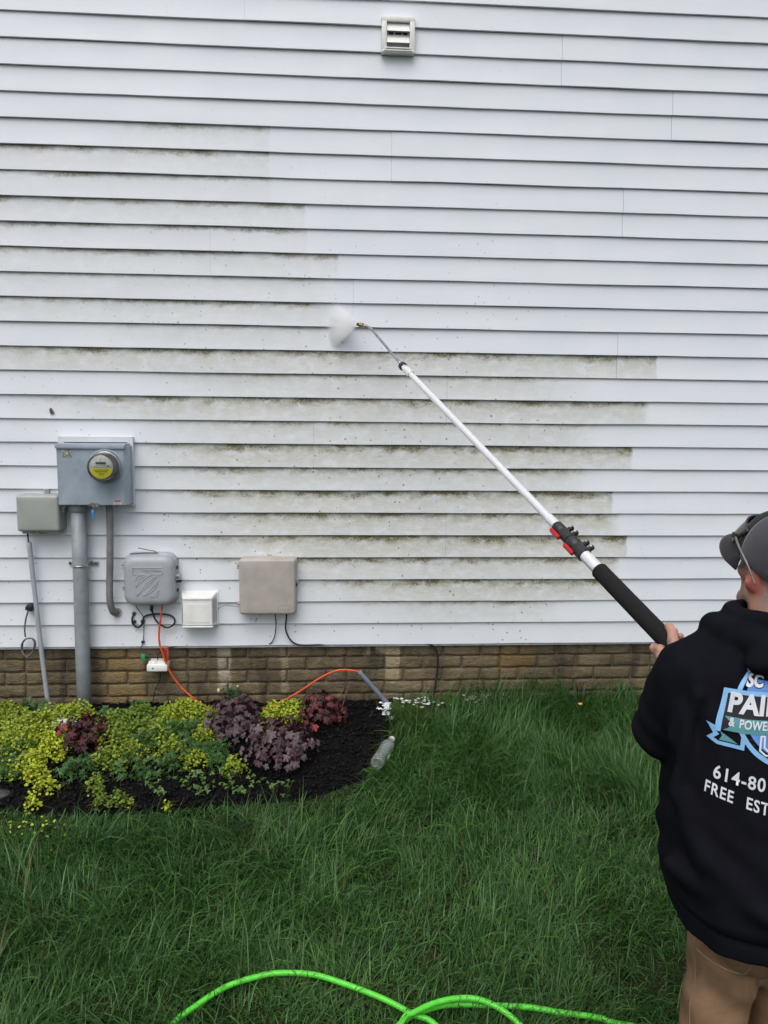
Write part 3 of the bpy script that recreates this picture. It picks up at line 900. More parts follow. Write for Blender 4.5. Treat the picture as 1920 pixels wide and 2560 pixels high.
def small_box():
    t = empty('utility_box', (0, 0, 0), 'small square grey-green utility box left of the electric meter', 'utility box')
    x0, x1, z0, z1 = -1.497, -1.298, 0.934, 1.110
    box('back_case', x0 + 0.004, x1 + 0.002, -0.055, 0.012, z0 + 0.002, z1 - 0.002, M_BOX_GREEN, t, 0.006)
    pillow('lid', (x0 + x1) / 2, (z0 + z1) / 2, x1 - x0, z1 - z0, 0.012, -0.052, -0.098, 0.014, M_BOX_GREEN, t, 0.002)
    for z in (1.088, 0.958):
        hinge('hinge', x0 - 0.003, z, M_BOX_GREEN, t, -0.04)
    box('mounting_tab', -1.395, -1.372, -0.004, 0.010, z1 - 0.004, z1 + 0.022, M_BOX_GREEN, t, 0.002)
    disc('tab_hole', (-1.383, -0.004, z1 + 0.013), 0.003, 0.0012, M_DARK, t)
    lt = box('latch', x1 - 0.001, x1 + 0.012, -0.05, 0.0, 1.018, 1.048, M_BOX_GREEN, t, 0.003)
    disc('latch_screw', (x1 + 0.006, -0.05, 1.041), 0.005, 0.003, M_ZINC, lt, seg=12)
    disc('latch_screw', (x1 + 0.006, -0.05, 1.026), 0.005, 0.003, M_ZINC, lt, seg=12)
    for a, b in ((-1.483, -1.432), (-1.368, -1.312)):
        box('drip_foot', a, b, -0.075, -0.01, z0 - 0.013, z0 + 0.003, M_BOX_GREEN, t, 0.003)
    tube('bottom_loop', [(-1.415, -0.05, z0), (-1.40, -0.052, z0 - 0.016), (-1.375, -0.052, z0 - 0.018), (-1.36, -0.05, z0 - 0.004)], 0.0035, M_BOX_GREEN, t, 8)
small_box()

def telecom_box():
    t = empty('cable_box', (0, 0, 0), 'rounded grey cable box with embossed diagonal stripes and raised lettering', 'utility box')
    cx, cz, w, h = -0.888, 0.686, 0.248, 0.252
    pillow('back_case', cx, cz, w + 0.012, h + 0.012, 0.052, 0.012, -0.040, 0.008, M_BOX_GREY, t)
    pillow('lid', cx, cz, w, h, 0.050, -0.038, -0.088, 0.034, M_BOX_GREY, t, 0.001, 8)
    for z in (0.748, 0.635):
        hinge('hinge', cx - w / 2 - 0.004, z + 0.008, M_BOX_GREY, t, -0.035)
    lt = box('latch', cx + w / 2 - 0.002, cx + w / 2 + 0.020, -0.052, -0.01, 0.684, 0.712, M_BOX_GREY, t, 0.004)
    disc('latch_screw', (cx + w / 2 + 0.010, -0.052, 0.700), 0.0065, 0.003, M_ZINC, lt, seg=14)
    disc('screw_recess', (cx + w / 2 + 0.010, -0.0545, 0.700), 0.0035, 0.0012, M_DARK, lt, seg=10)
    box('padlock_slot', cx + w / 2 + 0.004, cx + w / 2 + 0.026, -0.05, -0.02, 0.672, 0.680, M_DARK, lt, 0.002)
    for z in (0.745, 0.63):
        box('side_clip', cx + w / 2 + 0.004, cx + w / 2 + 0.008, -0.042, -0.02, z - 0.008, z + 0.008, M_DARK, t, 0)
    # raised panel frame with lettering
    yf = -0.0885
    pts = rounded_rect(0.142, 0.034, 0.006, 4)
    path = [(cx - 0.004 + x, yf, cz + 0.053 + z) for x, z in pts]
    tube('panel_frame', path + [path[0]], 0.0026, M_BOX_GREY, t, 6, 1, False)
    text_on_wall('raised_lettering', 'Time Warner', cx + 0.017, cz + 0.052, yf - 0.0002, 0.0185, M_BOX_GREY, t, offset=0.0004, extrude=0.0022)
    text_on_wall('raised_lettering', 'Cable', cx + 0.000, cz + 0.040, yf - 0.0002, 0.0125, M_BOX_GREY, t, offset=0.0002, extrude=0.0011)
    for r in (0.0115, 0.0065):
        pth = [(cx - 0.058 + 1.35 * r * math.cos(a), yf, cz + 0.053 + r * math.sin(a)) for a in np.linspace(0.6, 5.9, 18)]
        tube('eye_emblem', pth, 0.0013, M_BOX_GREY, t, 6, 1, False)
    # curved diagonal ridges: (start, control, end) within a square panel
    s = 0.058
    def U(a, b): return (cx - 0.006 + a * s, yf, cz - 0.021 + b * s)
    ridges = [((-0.95, 0.45), (-0.9, 0.9), (-0.35, 0.95)), ((-0.92, -0.1), (-0.65, 0.85), (0.35, 0.92)), ((-0.88, -0.85), (-0.15, 0.35), (0.9, 0.92)),
              ((-0.4, -0.85), (0.55, -0.2), (0.95, 0.55)), ((0.25, -0.92), (0.75, -0.75), (0.95, -0.3))]
    m_gr = M_BOX_GREY
    for a, b, c in ridges:
        for k, (dy, rad) in enumerate(((0.0, 0.0026), (0.0, 0.0026))):
            off = 0.0 if k == 0 else -0.19
            pth = []
            for q in np.linspace(0, 1, 14):
                bul = 4 * q * (1 - q)
                xx = (1 - q) ** 2 * a[0] + 2 * q * (1 - q) * b[0] + q * q * c[0] + (-off * 0.55) * bul
                zz = (1 - q) ** 2 * a[1] + 2 * q * (1 - q) * b[1] + q * q * c[1] + off * 0.9 * bul
                pth.append(U(xx, zz))
            tube('stripe_ridge', pth, rad, m_gr, t, 6, 1, False)
    bm = bmesh.new()
    tube('top_wire', [(-0.946, -0.03, 0.843), (-0.90, -0.035, 0.834), (-0.862, -0.035, 0.826), (-0.858, -0.035, 0.815)], 0.0022, M_CABLE_GREY, t, 8, 8)
    tube('top_wire', [(-0.985, -0.04, 0.8155), (-0.93, -0.04, 0.819), (-0.90, -0.04, 0.8205), (-0.848, -0.04, 0.8205)], 0.0022, M_CABLE_GREY, t, 8, 8)
    bm.free()
telecom_box()

def tan_box():
    t = empty('terminal_box', (0, 0, 0), 'large sun-bleached tan plastic box on the siding, right of the vent hood', 'utility box')
    x0, x1, z0, z1 = -0.450, -0.172, 0.513, 0.795
    cx, cz = (x0 + x1) / 2, (z0 + z1) / 2
    pillow('back_case', cx + 0.003, cz - 0.001, x1 - x0 + 0.004, z1 - z0 + 0.004, 0.016, 0.012, -0.044, 0.006, M_BOX_TAN, t)
    pillow('lid', cx, cz, x1 - x0, z1 - z0, 0.016, -0.042, -0.080, 0.014, M_BOX_TAN, t, 0.001)
    for z in (0.752, 0.555):
        hinge('hinge', x0 - 0.004, z, M_BOX_TAN, t, -0.035)
    lt = box('latch', x1 - 0.002, x1 + 0.012, -0.052, -0.005, 0.648, 0.690, M_BOX_TAN, t, 0.003)
    disc('latch_screw', (x1 + 0.006, -0.052, 0.681), 0.005, 0.003, M_ZINC, lt, seg=12)
    box('latch_slot', x1 + 0.001, x1 + 0.008, -0.0535, -0.045, 0.653, 0.668, M_DARK, lt, 0)
    box('mounting_tab', -0.318, -0.292, -0.002, 0.010, z1 - 0.002, z1 + 0.010, M_BOX_TAN, t, 0.002)
    yf = -0.0812
    P = [(-0.258, 0.561), (-0.203, 0.561), (-0.203, 0.5395), (-0.258, 0.5395)]
    tube('label_outline', [(x, yf, z) for x, z in P + P[:1]], 0.0006, plain('tan_outline', (0.34, 0.30, 0.26), 0.6), t, 5, 1, False)
tan_box()

def vent_hood():
    t = empty('vent_hood', (0, 0, 0), 'white plastic vent hood with slotted sides between the grey and tan boxes', 'vent')
    cx, cz = -0.657, 0.528
    w, h = 0.184, 0.176
    box('wall_flange', cx - w / 2, cx + w / 2, -0.006, 0.012, cz - h / 2, cz + h / 2, M_WHITE, t, 0.002)
    fw, fh, fz = 0.142, 0.140, cz + 0.000
    bm = bmesh.new()
    A = [(cx - w / 2 + 0.004, cz - h / 2 + 0.004), (cx + w / 2 - 0.004, cz - h / 2 + 0.004), (cx + w / 2 - 0.004, cz + h / 2 - 0.003), (cx - w / 2 + 0.004, cz + h / 2 - 0.003)]
    B = [(cx - fw / 2, fz - fh / 2), (cx + fw / 2, fz - fh / 2), (cx + fw / 2, fz + fh / 2), (cx - fw / 2, fz + fh / 2)]
    loft(bm, [(-0.005, A), (-0.072, B)])
    bmesh.ops.bevel(bm, geom=list(bm.edges), offset=0.0025, segments=2, affect='EDGES')
    from_bm('hood', bm, M_WHITE, t, True)
    bm = bmesh.new()
    for rx, rz in ((fw * 0.40, fh * 0.36),):
        P = [(cx - rx, fz - rz - 0.005), (cx + rx, fz - rz - 0.005), (cx + rx, fz + rz - 0.010), (cx - rx, fz + rz - 0.010)]
        loft(bm, [(-0.0715, P), (-0.0740, P)])
    bmesh.ops.bevel(bm, geom=list(bm.edges), offset=0.001, segments=1, affect='EDGES')
    from_bm('front_panel', bm, M_WHITE, t, True)
    bm = bmesh.new()
    bx(bm, cx - fw / 2 + 0.003, cx + fw / 2 - 0.003, -0.0765, -0.071, fz + fh / 2 - 0.007, fz + fh / 2 - 0.001, 0.001)
    bx(bm, cx - fw / 2 - 0.004, cx + fw / 2 + 0.004, -0.076, -0.012, fz - fh / 2 - 0.010, fz - fh / 2 - 0.004, 0.001)
    from_bm('drip_edge', bm, M_WHITE, t, True)
    # slots on the two sloping sides
    m_slot = plain('slot_shadow', (0.10, 0.10, 0.09), 0.8)
    for s in (-1, 1):
        bm = bmesh.new()
        for k in range(15):
            zz = fz - fh / 2 + 0.012 + k * 0.0082
            for q in range(3):
                a = 0.16 + q * 0.26; b = a + 0.19
                va = []
                for tt, dz in ((a, 0.0028), (b, 0.0010), (b, -0.0022), (a, -0.0006)):
                    yy = -0.005 - 0.067 * tt
                    xx = cx + s * ((w / 2 - 0.004) * (1 - tt) + fw / 2 * tt + 0.0012)
                    va.append(bm.verts.new((xx, yy, zz + dz)))
                bm.faces.new(va)
        tag(from_bm('side_slots', bm, m_slot, t), kind='stuff')
vent_hood()

def wall_vent():
    t = empty('louvered_vent', (0, 0, 0), 'white square louvered exhaust vent high on the clean siding', 'vent')
    cx, cz, w, h = 0.308, 3.258, 0.154, 0.158
    fr = 0.024
    bm = bmesh.new()
    bx(bm, cx - w / 2, cx + w / 2, -0.030, 0.012, cz + h / 2 - fr, cz + h / 2, 0.003)
    bx(bm, cx - w / 2, cx + w / 2, -0.030, 0.012, cz - h / 2, cz - h / 2 + 0.012, 0.003)
    bx(bm, cx - w / 2, cx - w / 2 + fr, -0.0295, 0.012, cz - h / 2 + 0.002, cz + h / 2 - 0.002, 0.003)
    bx(bm, cx + w / 2 - fr, cx + w / 2, -0.0295, 0.012, cz - h / 2 + 0.002, cz + h / 2 - 0.002, 0.003)
    from_bm('frame', bm, M_WHITE, t, True)
    ix = w / 2 - fr
    box('throat', cx - ix, cx + ix, 0.006, 0.011, cz - h / 2 + 0.01, cz + h / 2 - 0.01, plain('vent_inside', (0.55, 0.54, 0.48), 0.6), t, 0)
    for k, zc in enumerate((cz + 0.036, cz - 0.014)):
        bm = bmesh.new()
        L = [(-0.012, zc + 0.017), (-0.030, zc - 0.016), (-0.034, zc - 0.024), (-0.031, zc - 0.025), (-0.026, zc - 0.018), (-0.009, zc + 0.016)]
        va = [bm.verts.new((cx - ix + 0.001, y, z)) for y, z in L]; vb = [bm.verts.new((cx + ix - 0.001, y, z)) for y, z in L]
        n = len(L)
        for q in range(n):
            bm.faces.new((va[q], va[(q + 1) % n], vb[(q + 1) % n], vb[q]))
        bm.faces.new(va); bm.faces.new(vb)
        from_bm('louver', bm, M_WHITE, t)
    bm = bmesh.new()
    for a, b in ((-0.044, -0.022), (-0.014, 0.016), (0.022, 0.044)):
        bx(bm, cx + a, cx + b, -0.0135, -0.006, cz + 0.0045, cz + 0.0125)
    from_bm('slots', bm, M_DARK, t)
    box('slot_bar', cx - ix + 0.002, cx + ix - 0.002, -0.0115, -0.003, cz + 0.001, cz + 0.016, M_WHITE, t, 0.001)
    bm = bmesh.new()
    bx(bm, cx - ix - 0.006, cx + ix + 0.006, -0.036, -0.006, cz - h / 2 + 0.014, cz - h / 2 + 0.020, 0.0015)
    bx(bm, cx - ix - 0.013, cx + ix + 0.013, -0.034, -0.006, cz - h / 2 + 0.005, cz - h / 2 + 0.0105, 0.001)
    from_bm('bottom_sill', bm, M_WHITE, t, True)
wall_vent()

# --- cables and small fittings
def W(y, pts): return [(x, y, z) for x, z in pts]
def cable(name, pts, r, mat, label, extra=None):
    t = empty(name, (0, 0, 0), label, 'cable')
    tube('jacket', pts, r, mat, t, 10, 8)
    for f in (extra or ()): f(t)
    return t

cable('orange_cable', W(-0.035, [(-0.834, 0.57), (-0.845, 0.486), (-0.855, 0.414)]) + [(-0.853, -0.035, 0.352), (-0.835, -0.034, 0.289), (-0.807, -0.03, 0.205), (-0.759, -0.03, 0.131), (-0.70, -0.034, 0.073), (-0.641, -0.045, 0.033), (-0.57, -0.06, 0.008), (-0.49, -0.065, 0.0), (-0.408, -0.055, 0.0), (-0.337, -0.045, 0.014), (-0.255, -0.036, 0.039), (-0.153, -0.03, 0.095), (-0.051, -0.03, 0.164), (0.031, -0.03, 0.202), (0.093, -0.03, 0.205), (0.148, -0.032, 0.194), (0.175, -0.034, 0.163)],
      0.0050, M_ORANGE, 'bright orange cable drooping from the grey box across foundation to a conduit stub')
def stub():
    t = empty('conduit_stub', (0, 0, 0), 'short slanted grey conduit stub receiving the orange cable', 'conduit')
    a, b = Vector((0.150, -0.032, 0.196)), Vector((0.318, -0.045, 0.006))
    bm = bmesh.new()
    cyl(bm, a, b, 0.0125, seg=20)
    from_bm('pipe', bm, plain('slate_grey_pvc', (0.14, 0.165, 0.20), 0.4, 0, 0.12, 20), t, True)
    bm = bmesh.new()
    d = (b - a).normalized()
    lathe(bm, [(0.0137, 0.0), (0.0137, 0.012), (0.0126, 0.013)], a - d * 0.0008, d, 20)
    from_bm('rim', bm, plain('slate_grey_rim', (0.2, 0.225, 0.26), 0.4), t, True)
stub()
cable('black_coax_loop', [(-0.89, -0.03, 0.565), (-0.885, -0.03, 0.513), (-0.869, -0.028, 0.472), (-0.844, -0.026, 0.447), (-0.814, -0.022, 0.434), (-0.784, -0.02, 0.451), (-0.780, -0.018, 0.475), (-0.803, -0.016, 0.496), (-0.852, -0.014, 0.503), (-0.902, -0.012, 0.499), (-0.932, -0.010, 0.487), (-0.940, -0.010, 0.46), (-0.953, -0.010, 0.437), (-0.972, -0.010, 0.435), (-0.99, -0.010, 0.456), (-0.991, -0.008, 0.483), (-0.984, 0.004, 0.499)],
      0.0046, M_BLACK, 'looped black coax cable under the rounded grey cable box',
      [lambda t: box('cable_clip', -0.949, -0.931, -0.016, 0.006, 0.458, 0.470, M_BLACK, t, 0.002),
       lambda t: box('cable_clip', -0.986, -0.974, -0.016, 0.006, 0.456, 0.468, M_BLACK, t, 0.002),
       lambda t: disc('wall_grommet', (-0.984, 0.012, 0.500), 0.011, 0.010, M_CABLE_GREY, t),
       lambda t: box('connector', -0.897, -0.882, -0.038, -0.022, 0.522, 0.552, M_BLACK, t, 0.004)])
def ground_wire():
    t = empty('ground_wire', (0, 0, 0), 'thin dark wire with green tag hanging from the grey cable box to the white block', 'cable')
    tube('wire', [(-0.97, -0.02, 0.565), (-0.966, -0.018, 0.54), (-0.951, -0.012, 0.513), (-0.936, -0.010, 0.482), (-0.936, -0.008, 0.409), (-0.942, -0.006, 0.357)], 0.0022, M_GREENWIRE, t, 8)
    box('wire_clip', -0.950, -0.935, -0.014, 0.006, 0.351, 0.361, M_BLACK, t, 0.002)
    tube('green_wire', [(-0.942, -0.006, 0.356), (-0.953, -0.008, 0.326), (-0.962, -0.008, 0.30), (-0.945, -0.010, 0.292), (-0.920, -0.010, 0.286), (-0.908, -0.005, 0.258)], 0.0022, M_GREENWIRE, t, 8)
    box('green_tag', -0.953, -0.934, -0.016, -0.006, 0.262, 0.294, M_GREEN, t, 0.003)
ground_wire()
def white_block():
    t = empty('terminal_block', (0, 0, 0), 'small white junction block fixed to the foundation under the cable box', 'junction box')
    bm = bmesh.new()
    bx(bm, -0.920, -0.818, -0.042, 0.034, 0.212, 0.246, 0.004)
    bx(bm, -0.914, -0.828, -0.030, 0.034, 0.242, 0.258, 0.004)
    from_bm('cover', bm, M_WHITE, t, True)
    disc('screw', (-0.889, -0.0415, 0.229), 0.004, 0.002, M_DARK, t, seg=12)
    box('top_notch', -0.885, -0.872, -0.034, 0.02, 0.255, 0.262, M_WHITE, t, 0.002)
    box('shade_strip', -0.918, -0.820, -0.036, 0.034, 0.2075, 0.2125, M_DARK, t, 0)  # dark strip added as the shade under the cover
white_block()
def red_tag():
    t = empty('warning_tag', (0, 0, 0), 'red-orange plastic tag tied on the orange cable above the white block', 'tag')
    bm = bmesh.new()
    loft(bm, [(-0.024, [(-0.838, 0.258), (-0.815, 0.258), (-0.813, 0.326), (-0.836, 0.330)]), (-0.0255, [(-0.838, 0.258), (-0.815, 0.258), (-0.813, 0.326), (-0.836, 0.330)])])
    from_bm('plate', bm, M_REDTAG, t)
    bm = bmesh.new()
    for k in range(9):
        zz = 0.268 + k * 0.006
        bx(bm, -0.832, -0.832 + random.uniform(0.008, 0.015), -0.0268, -0.0256, zz, zz + 0.0022)
    from_bm('printed_lines', bm, plain('tag_ink', (0.10, 0.01, 0.01), 0.6), t)
red_tag()
cable('block_wire', [(-0.70, 0.008, 0.338), (-0.78, 0.004, 0.329), (-0.83, 0.0, 0.317), (-0.861, 0.0, 0.296), (-0.875, 0.0, 0.269), (-0.866, 0.0, 0.246)], 0.0026, M_BLACK, 'thin black wire curving from under the siding into the white block')
cable('block_lead', [(-0.862, 0.01, 0.214), (-0.862, 0.008, 0.192), (-0.867, 0.010, 0.149), (-0.892, 0.012, 0.096), (-0.904, 0.0, 0.032), (-0.91, -0.02, -0.02)], 0.0026, M_BLACK, 'thin black wire from the white block down into the plants')
cable('drop_wire', [(-0.278, -0.02, 0.522), (-0.277, -0.016, 0.487), (-0.274, -0.012, 0.446), (-0.279, -0.010, 0.393), (-0.295, -0.008, 0.351), (-0.328, 0.012, 0.326)], 0.0026, M_BLACK, 'thinner of two black wires below the tan box, curving left')
cable('drop_cable', [(-0.221, -0.02, 0.515), (-0.221, -0.018, 0.478), (-0.225, -0.016, 0.447), (-0.222, -0.016, 0.405), (-0.197, -0.014, 0.358), (-0.153, -0.008, 0.334), (-0.051, 0.0, 0.332), (0.03, 0.012, 0.334)], 0.0042, M_BLACK, 'thicker black cable below the tan box, curving right under the siding',
      [lambda t: disc('connector', (-0.221, -0.019, 0.516), 0.006, 0.010, M_BOX_TAN, t, (0, 0, -1))])
cable('foundation_cable', [(0.47, 0.012, 0.331), (0.50, 0.010, 0.330), (0.54, 0.010, 0.312), (0.560, 0.010, 0.262), (0.560, 0.010, 0.175), (0.551, 0.008, 0.099), (0.535, 0.0, 0.045), (0.52, -0.01, -0.01)], 0.0052, M_BLACK, 'black cable hanging down the foundation right of the conduit stub')
cable('wisp_wire', [(-0.566, -0.006, 0.525), (-0.545, -0.006, 0.538), (-0.52, -0.008, 0.543), (-0.49, -0.010, 0.540), (-0.455, -0.012, 0.536)], 0.0014, M_CABLE_GREY, 'short thin wire strung between the vent hood and tan box')

def coil():
    t = empty('coiled_lead', (0, 0, 0), 'black plug with a coiled grey lead hanging at far left', 'cable')
    bm = bmesh.new()
    bx(bm, -1.500, -1.468, -0.030, 0.010, 0.522, 0.558, 0.008)
    bx(bm, -1.507, -1.492, -0.026, 0.006, 0.528, 0.546, 0.005)
    from_bm('plug', bm, M_BLACK, t, True)
    tube('lead', [(-1.489, -0.03, 0.528), (-1.500, -0.034, 0.49), (-1.509, -0.034, 0.44), (-1.508, -0.034, 0.395)], 0.0042, M_CABLE_GREY, t, 8)
    pts = []
    for k in range(40):
        a = 2 * math.pi * k / 14 + 1.9
        r = 1 + 0.07 * math.sin(k * 1.3)
        pts.append((-1.497 + 0.031 * r * math.cos(a) + 0.007 * math.sin(a), -0.032 + 0.006 * math.sin(k * 0.7), 0.343 + 0.047 * r * math.sin(a)))
    tube('coil', pts, 0.0036, M_CABLE_GREY, t, 8, 4)
coil()

def cocoon():
    t = empty('moth', (0, 0, 0), 'small brown moth resting on the siding above the meter', 'insect')
    m = plain('moth_wing', (0.16, 0.125, 0.10), 0.8, 0, 0.5, 90)
    for s in (-1, 1):
        bm = bmesh.new()
        P = [(-1.346 + s * 0.001, 1.524), (-1.346 + s * 0.007, 1.516), (-1.342 + s * 0.010, 1.502), (-1.341 + s * 0.003, 1.492)]
        P = P if s > 0 else P[::-1]
        loft(bm, [(0.002, P), (-0.004, P)])
        from_bm('wing', bm, m, t)
    bm = bmesh.new()
    ball(bm, (-1.344, -0.003, 1.508), (0.003, 0.004, 0.014), 8)
    from_bm('insect_body', bm, plain('moth_body', (0.07, 0.05, 0.04), 0.9), t, True)
cocoon()

# ------------------------------------------------------------------ planting bed
def leaf_mat(name, rough=0.45, trans=0.25, tint=(1.1, 1.15, 0.6)):
    m, g = new_mat(name)
    c = g.attr('col').outputs['Color']
    d = g.bsdf(c, rough, 0, None, 0.4, link=False)
    tr = g.n('BsdfTranslucent')
    g.put(tr.inputs['Color'], g.mix(1.0, c, tint, 'MULTIPLY'))
    mx = g.n('MixShader'); mx.inputs[0].default_value = trans
    g.t.links.new(d, mx.inputs[1]); g.t.links.new(tr.outputs[0], mx.inputs[2])
    g.t.links.new(mx.outputs[0], g.out.inputs['Surface'])
    return m
M_LEAF = leaf_mat('small_leaf')

def bed_z(x, y):
    e = np.minimum(bed_edge_y(np.minimum(x, 0.304)), -0.02) - 0.03
    t = np.clip((y - e) / (0.06 - e), 0, 1)
    return ground_z(y) + 0.010 + 0.02 * np.sin(t * np.pi)

def frames(n, tilt):
    """random leaf frames: a along the leaf, b across, nrm up"""
    yaw = rng.uniform(0, 2 * np.pi, n)
    a = np.stack([np.cos(yaw), np.sin(yaw), np.zeros(n)], 1)
    nrm = np.stack([rng.normal(0, tilt, n), rng.normal(-0.25, tilt, n), np.ones(n)], 1)
    nrm /= np.linalg.norm(nrm, axis=1)[:, None]
    a = a - nrm * (a * nrm).sum(1)[:, None]; a /= np.linalg.norm(a, axis=1)[:, None]
    return a, np.cross(nrm, a), nrm

def scatter_leaves(P, R, outline, tilt, cup, colr):
    """outline: (k,2) closed polygon about the origin"""
    n, k = len(P), len(outline)
    a, b, nr = frames(n, tilt)
    V = [P]
    for ox, oy in outline:
        rr = ox * ox + oy * oy
        V.append(P + a * (R * ox)[:, None] + b * (R * oy)[:, None] + nr * (R * cup * rr)[:, None])
    V = np.stack(V, 1).reshape(-1, 3)
    base = np.arange(n)[:, None] * (k + 1)
    F = np.concatenate([base + np.array([0, 1 + q, 1 + (q + 1) % k]) for q in range(k)])
    return V, F, np.repeat(colr, k + 1, 0)

def stems_np(P0, P1, r, colr):
    """thin three-sided stems from P0 to P1"""
    d = P1 - P0
    s = np.cross(d, np.array([0.3, 0.2, 1.0])); s /= np.maximum(np.linalg.norm(s, axis=1), 1e-6)[:, None]
    u = np.cross(d, s); u /= np.maximum(np.linalg.norm(u, axis=1), 1e-6)[:, None]
    V = []
    for p in (P0, P1):
        for q in range(3):
            an = 2 * math.pi * q / 3
            V.append(p + (s * math.cos(an) + u * math.sin(an)) * r)
    V = np.stack(V, 1).reshape(-1, 3)
    b = np.arange(len(P0))[:, None] * 6
    F = np.concatenate([b + np.array([q, (q + 1) % 3, 3 + (q + 1) % 3, 3 + q]) for q in range(3)])
    return V, F, np.repeat(colr, 6, 0)

YELLOW = [(-1.62, -0.22, 0.13), (-1.75, -0.3, 0.14), (-1.55, -0.2, 0.12), (-1.43, -0.3, 0.12), (-1.33, -0.4, 0.12), (-1.44, -0.43, 0.1), (-1.3, -0.2, 0.1), (-1.24, -0.17, 0.08), (-1.26, -0.44, 0.08), (-1.26, -0.64, 0.07), (-1.32, -0.57, 0.08), (-1.2, -0.69, 0.06), (-0.94, -0.80, 0.04), (-0.88, -0.79, 0.05), (-0.83, -0.80, 0.03), (-0.98, -0.73, 0.05), (-1.0, -0.66, 0.04), (-1.22, -0.80, 0.045), (-1.02, -0.25, 0.1), (-0.94, -0.21, 0.1), (-0.76, -0.22, 0.1), (-0.72, -0.13, 0.08), (-0.63, -0.2, 0.09), (-0.97, -0.38, 0.08), (-0.71, -0.48, 0.06), (-0.89, -0.51, 0.07), (-0.99, -0.52, 0.06), (-0.87, -0.35, 0.1), (-0.8, -0.32, 0.1), (-0.58, -0.39, 0.06), (-0.26, -0.20, 0.09), (-0.19, -0.16, 0.07), (-0.33, -0.26, 0.06), (-0.42, -0.59, 0.045), (-0.6, -0.55, 0.05), (-0.67, -0.82, 0.03), (-0.55, -0.22, 0.06),
          (-1.15, -0.92, 0.06), (-1.08, -0.97, 0.05), (-1.2, -0.94, 0.06), (-1.01, -0.96, 0.04), (-1.04, -1.08, 0.03), (-1.25, -0.96, 0.06)]
GREEN = [(-1.60, -0.55, 0.09), (-1.43, -0.51, 0.08), (-1.37, -0.58, 0.07), (-1.35, -0.48, 0.06), (-1.13, -0.61, 0.07), (-1.1, -0.57, 0.06), (-0.87, -0.58, 0.07), (-0.79, -0.62, 0.07), (-0.71, -0.58, 0.06), (-0.63, -0.47, 0.07), (-0.55, -0.47, 0.06), (-0.5, -0.55, 0.05), (-0.76, -0.34, 0.08), (-0.67, -0.31, 0.07), (-0.85, -0.43, 0.07), (-1.02, -0.52, 0.05), (-1.51, -0.05, 0.05), (-1.41, -0.09, 0.05), (-0.94, -0.1, 0.05), (-1.09, -0.16, 0.05), (-0.46, -0.62, 0.04), (-0.51, -0.47, 0.05)]

def cover_points(blobs, dens, hmax, grass_side=False):
    P, S = [], []
    for (bx_, by_, r) in blobs:
        n = int(dens * r * r * (0.035 if by_ < -0.88 else (0.45 if by_ < -0.6 else 1.0)))
        t = np.sqrt(rng.random(n)); an = rng.uniform(0, 2 * np.pi, n)
        rr = r * (0.78 if by_ < -0.6 else 1.1) * t
        wob = 1 + 0.3 * np.sin(an * 3 + bx_ * 40) + 0.15 * np.sin(an * 7 + by_ * 60)
        x = bx_ + rr * wob * np.cos(an); y = by_ + rr * wob * np.sin(an) * 0.9
        y = np.minimum(y, 0.015)
        h = min(hmax, 0.035 + r * 0.8) * np.sqrt(np.clip(1 - t * t, 0, 1)) * (0.7 + 0.5 * (vnoise(np.stack([x, y], 1) * 14, 51) * 0.5 + 0.5))
        z = bed_z(x, y) + h * rng.uniform(0.35, 1.05, n) + 0.006
        if by_ < -0.88: z = ground_z(y) + rng.uniform(0.03, 0.085, n)
        P.append(np.stack([x, y, z], 1))
    return np.concatenate(P)

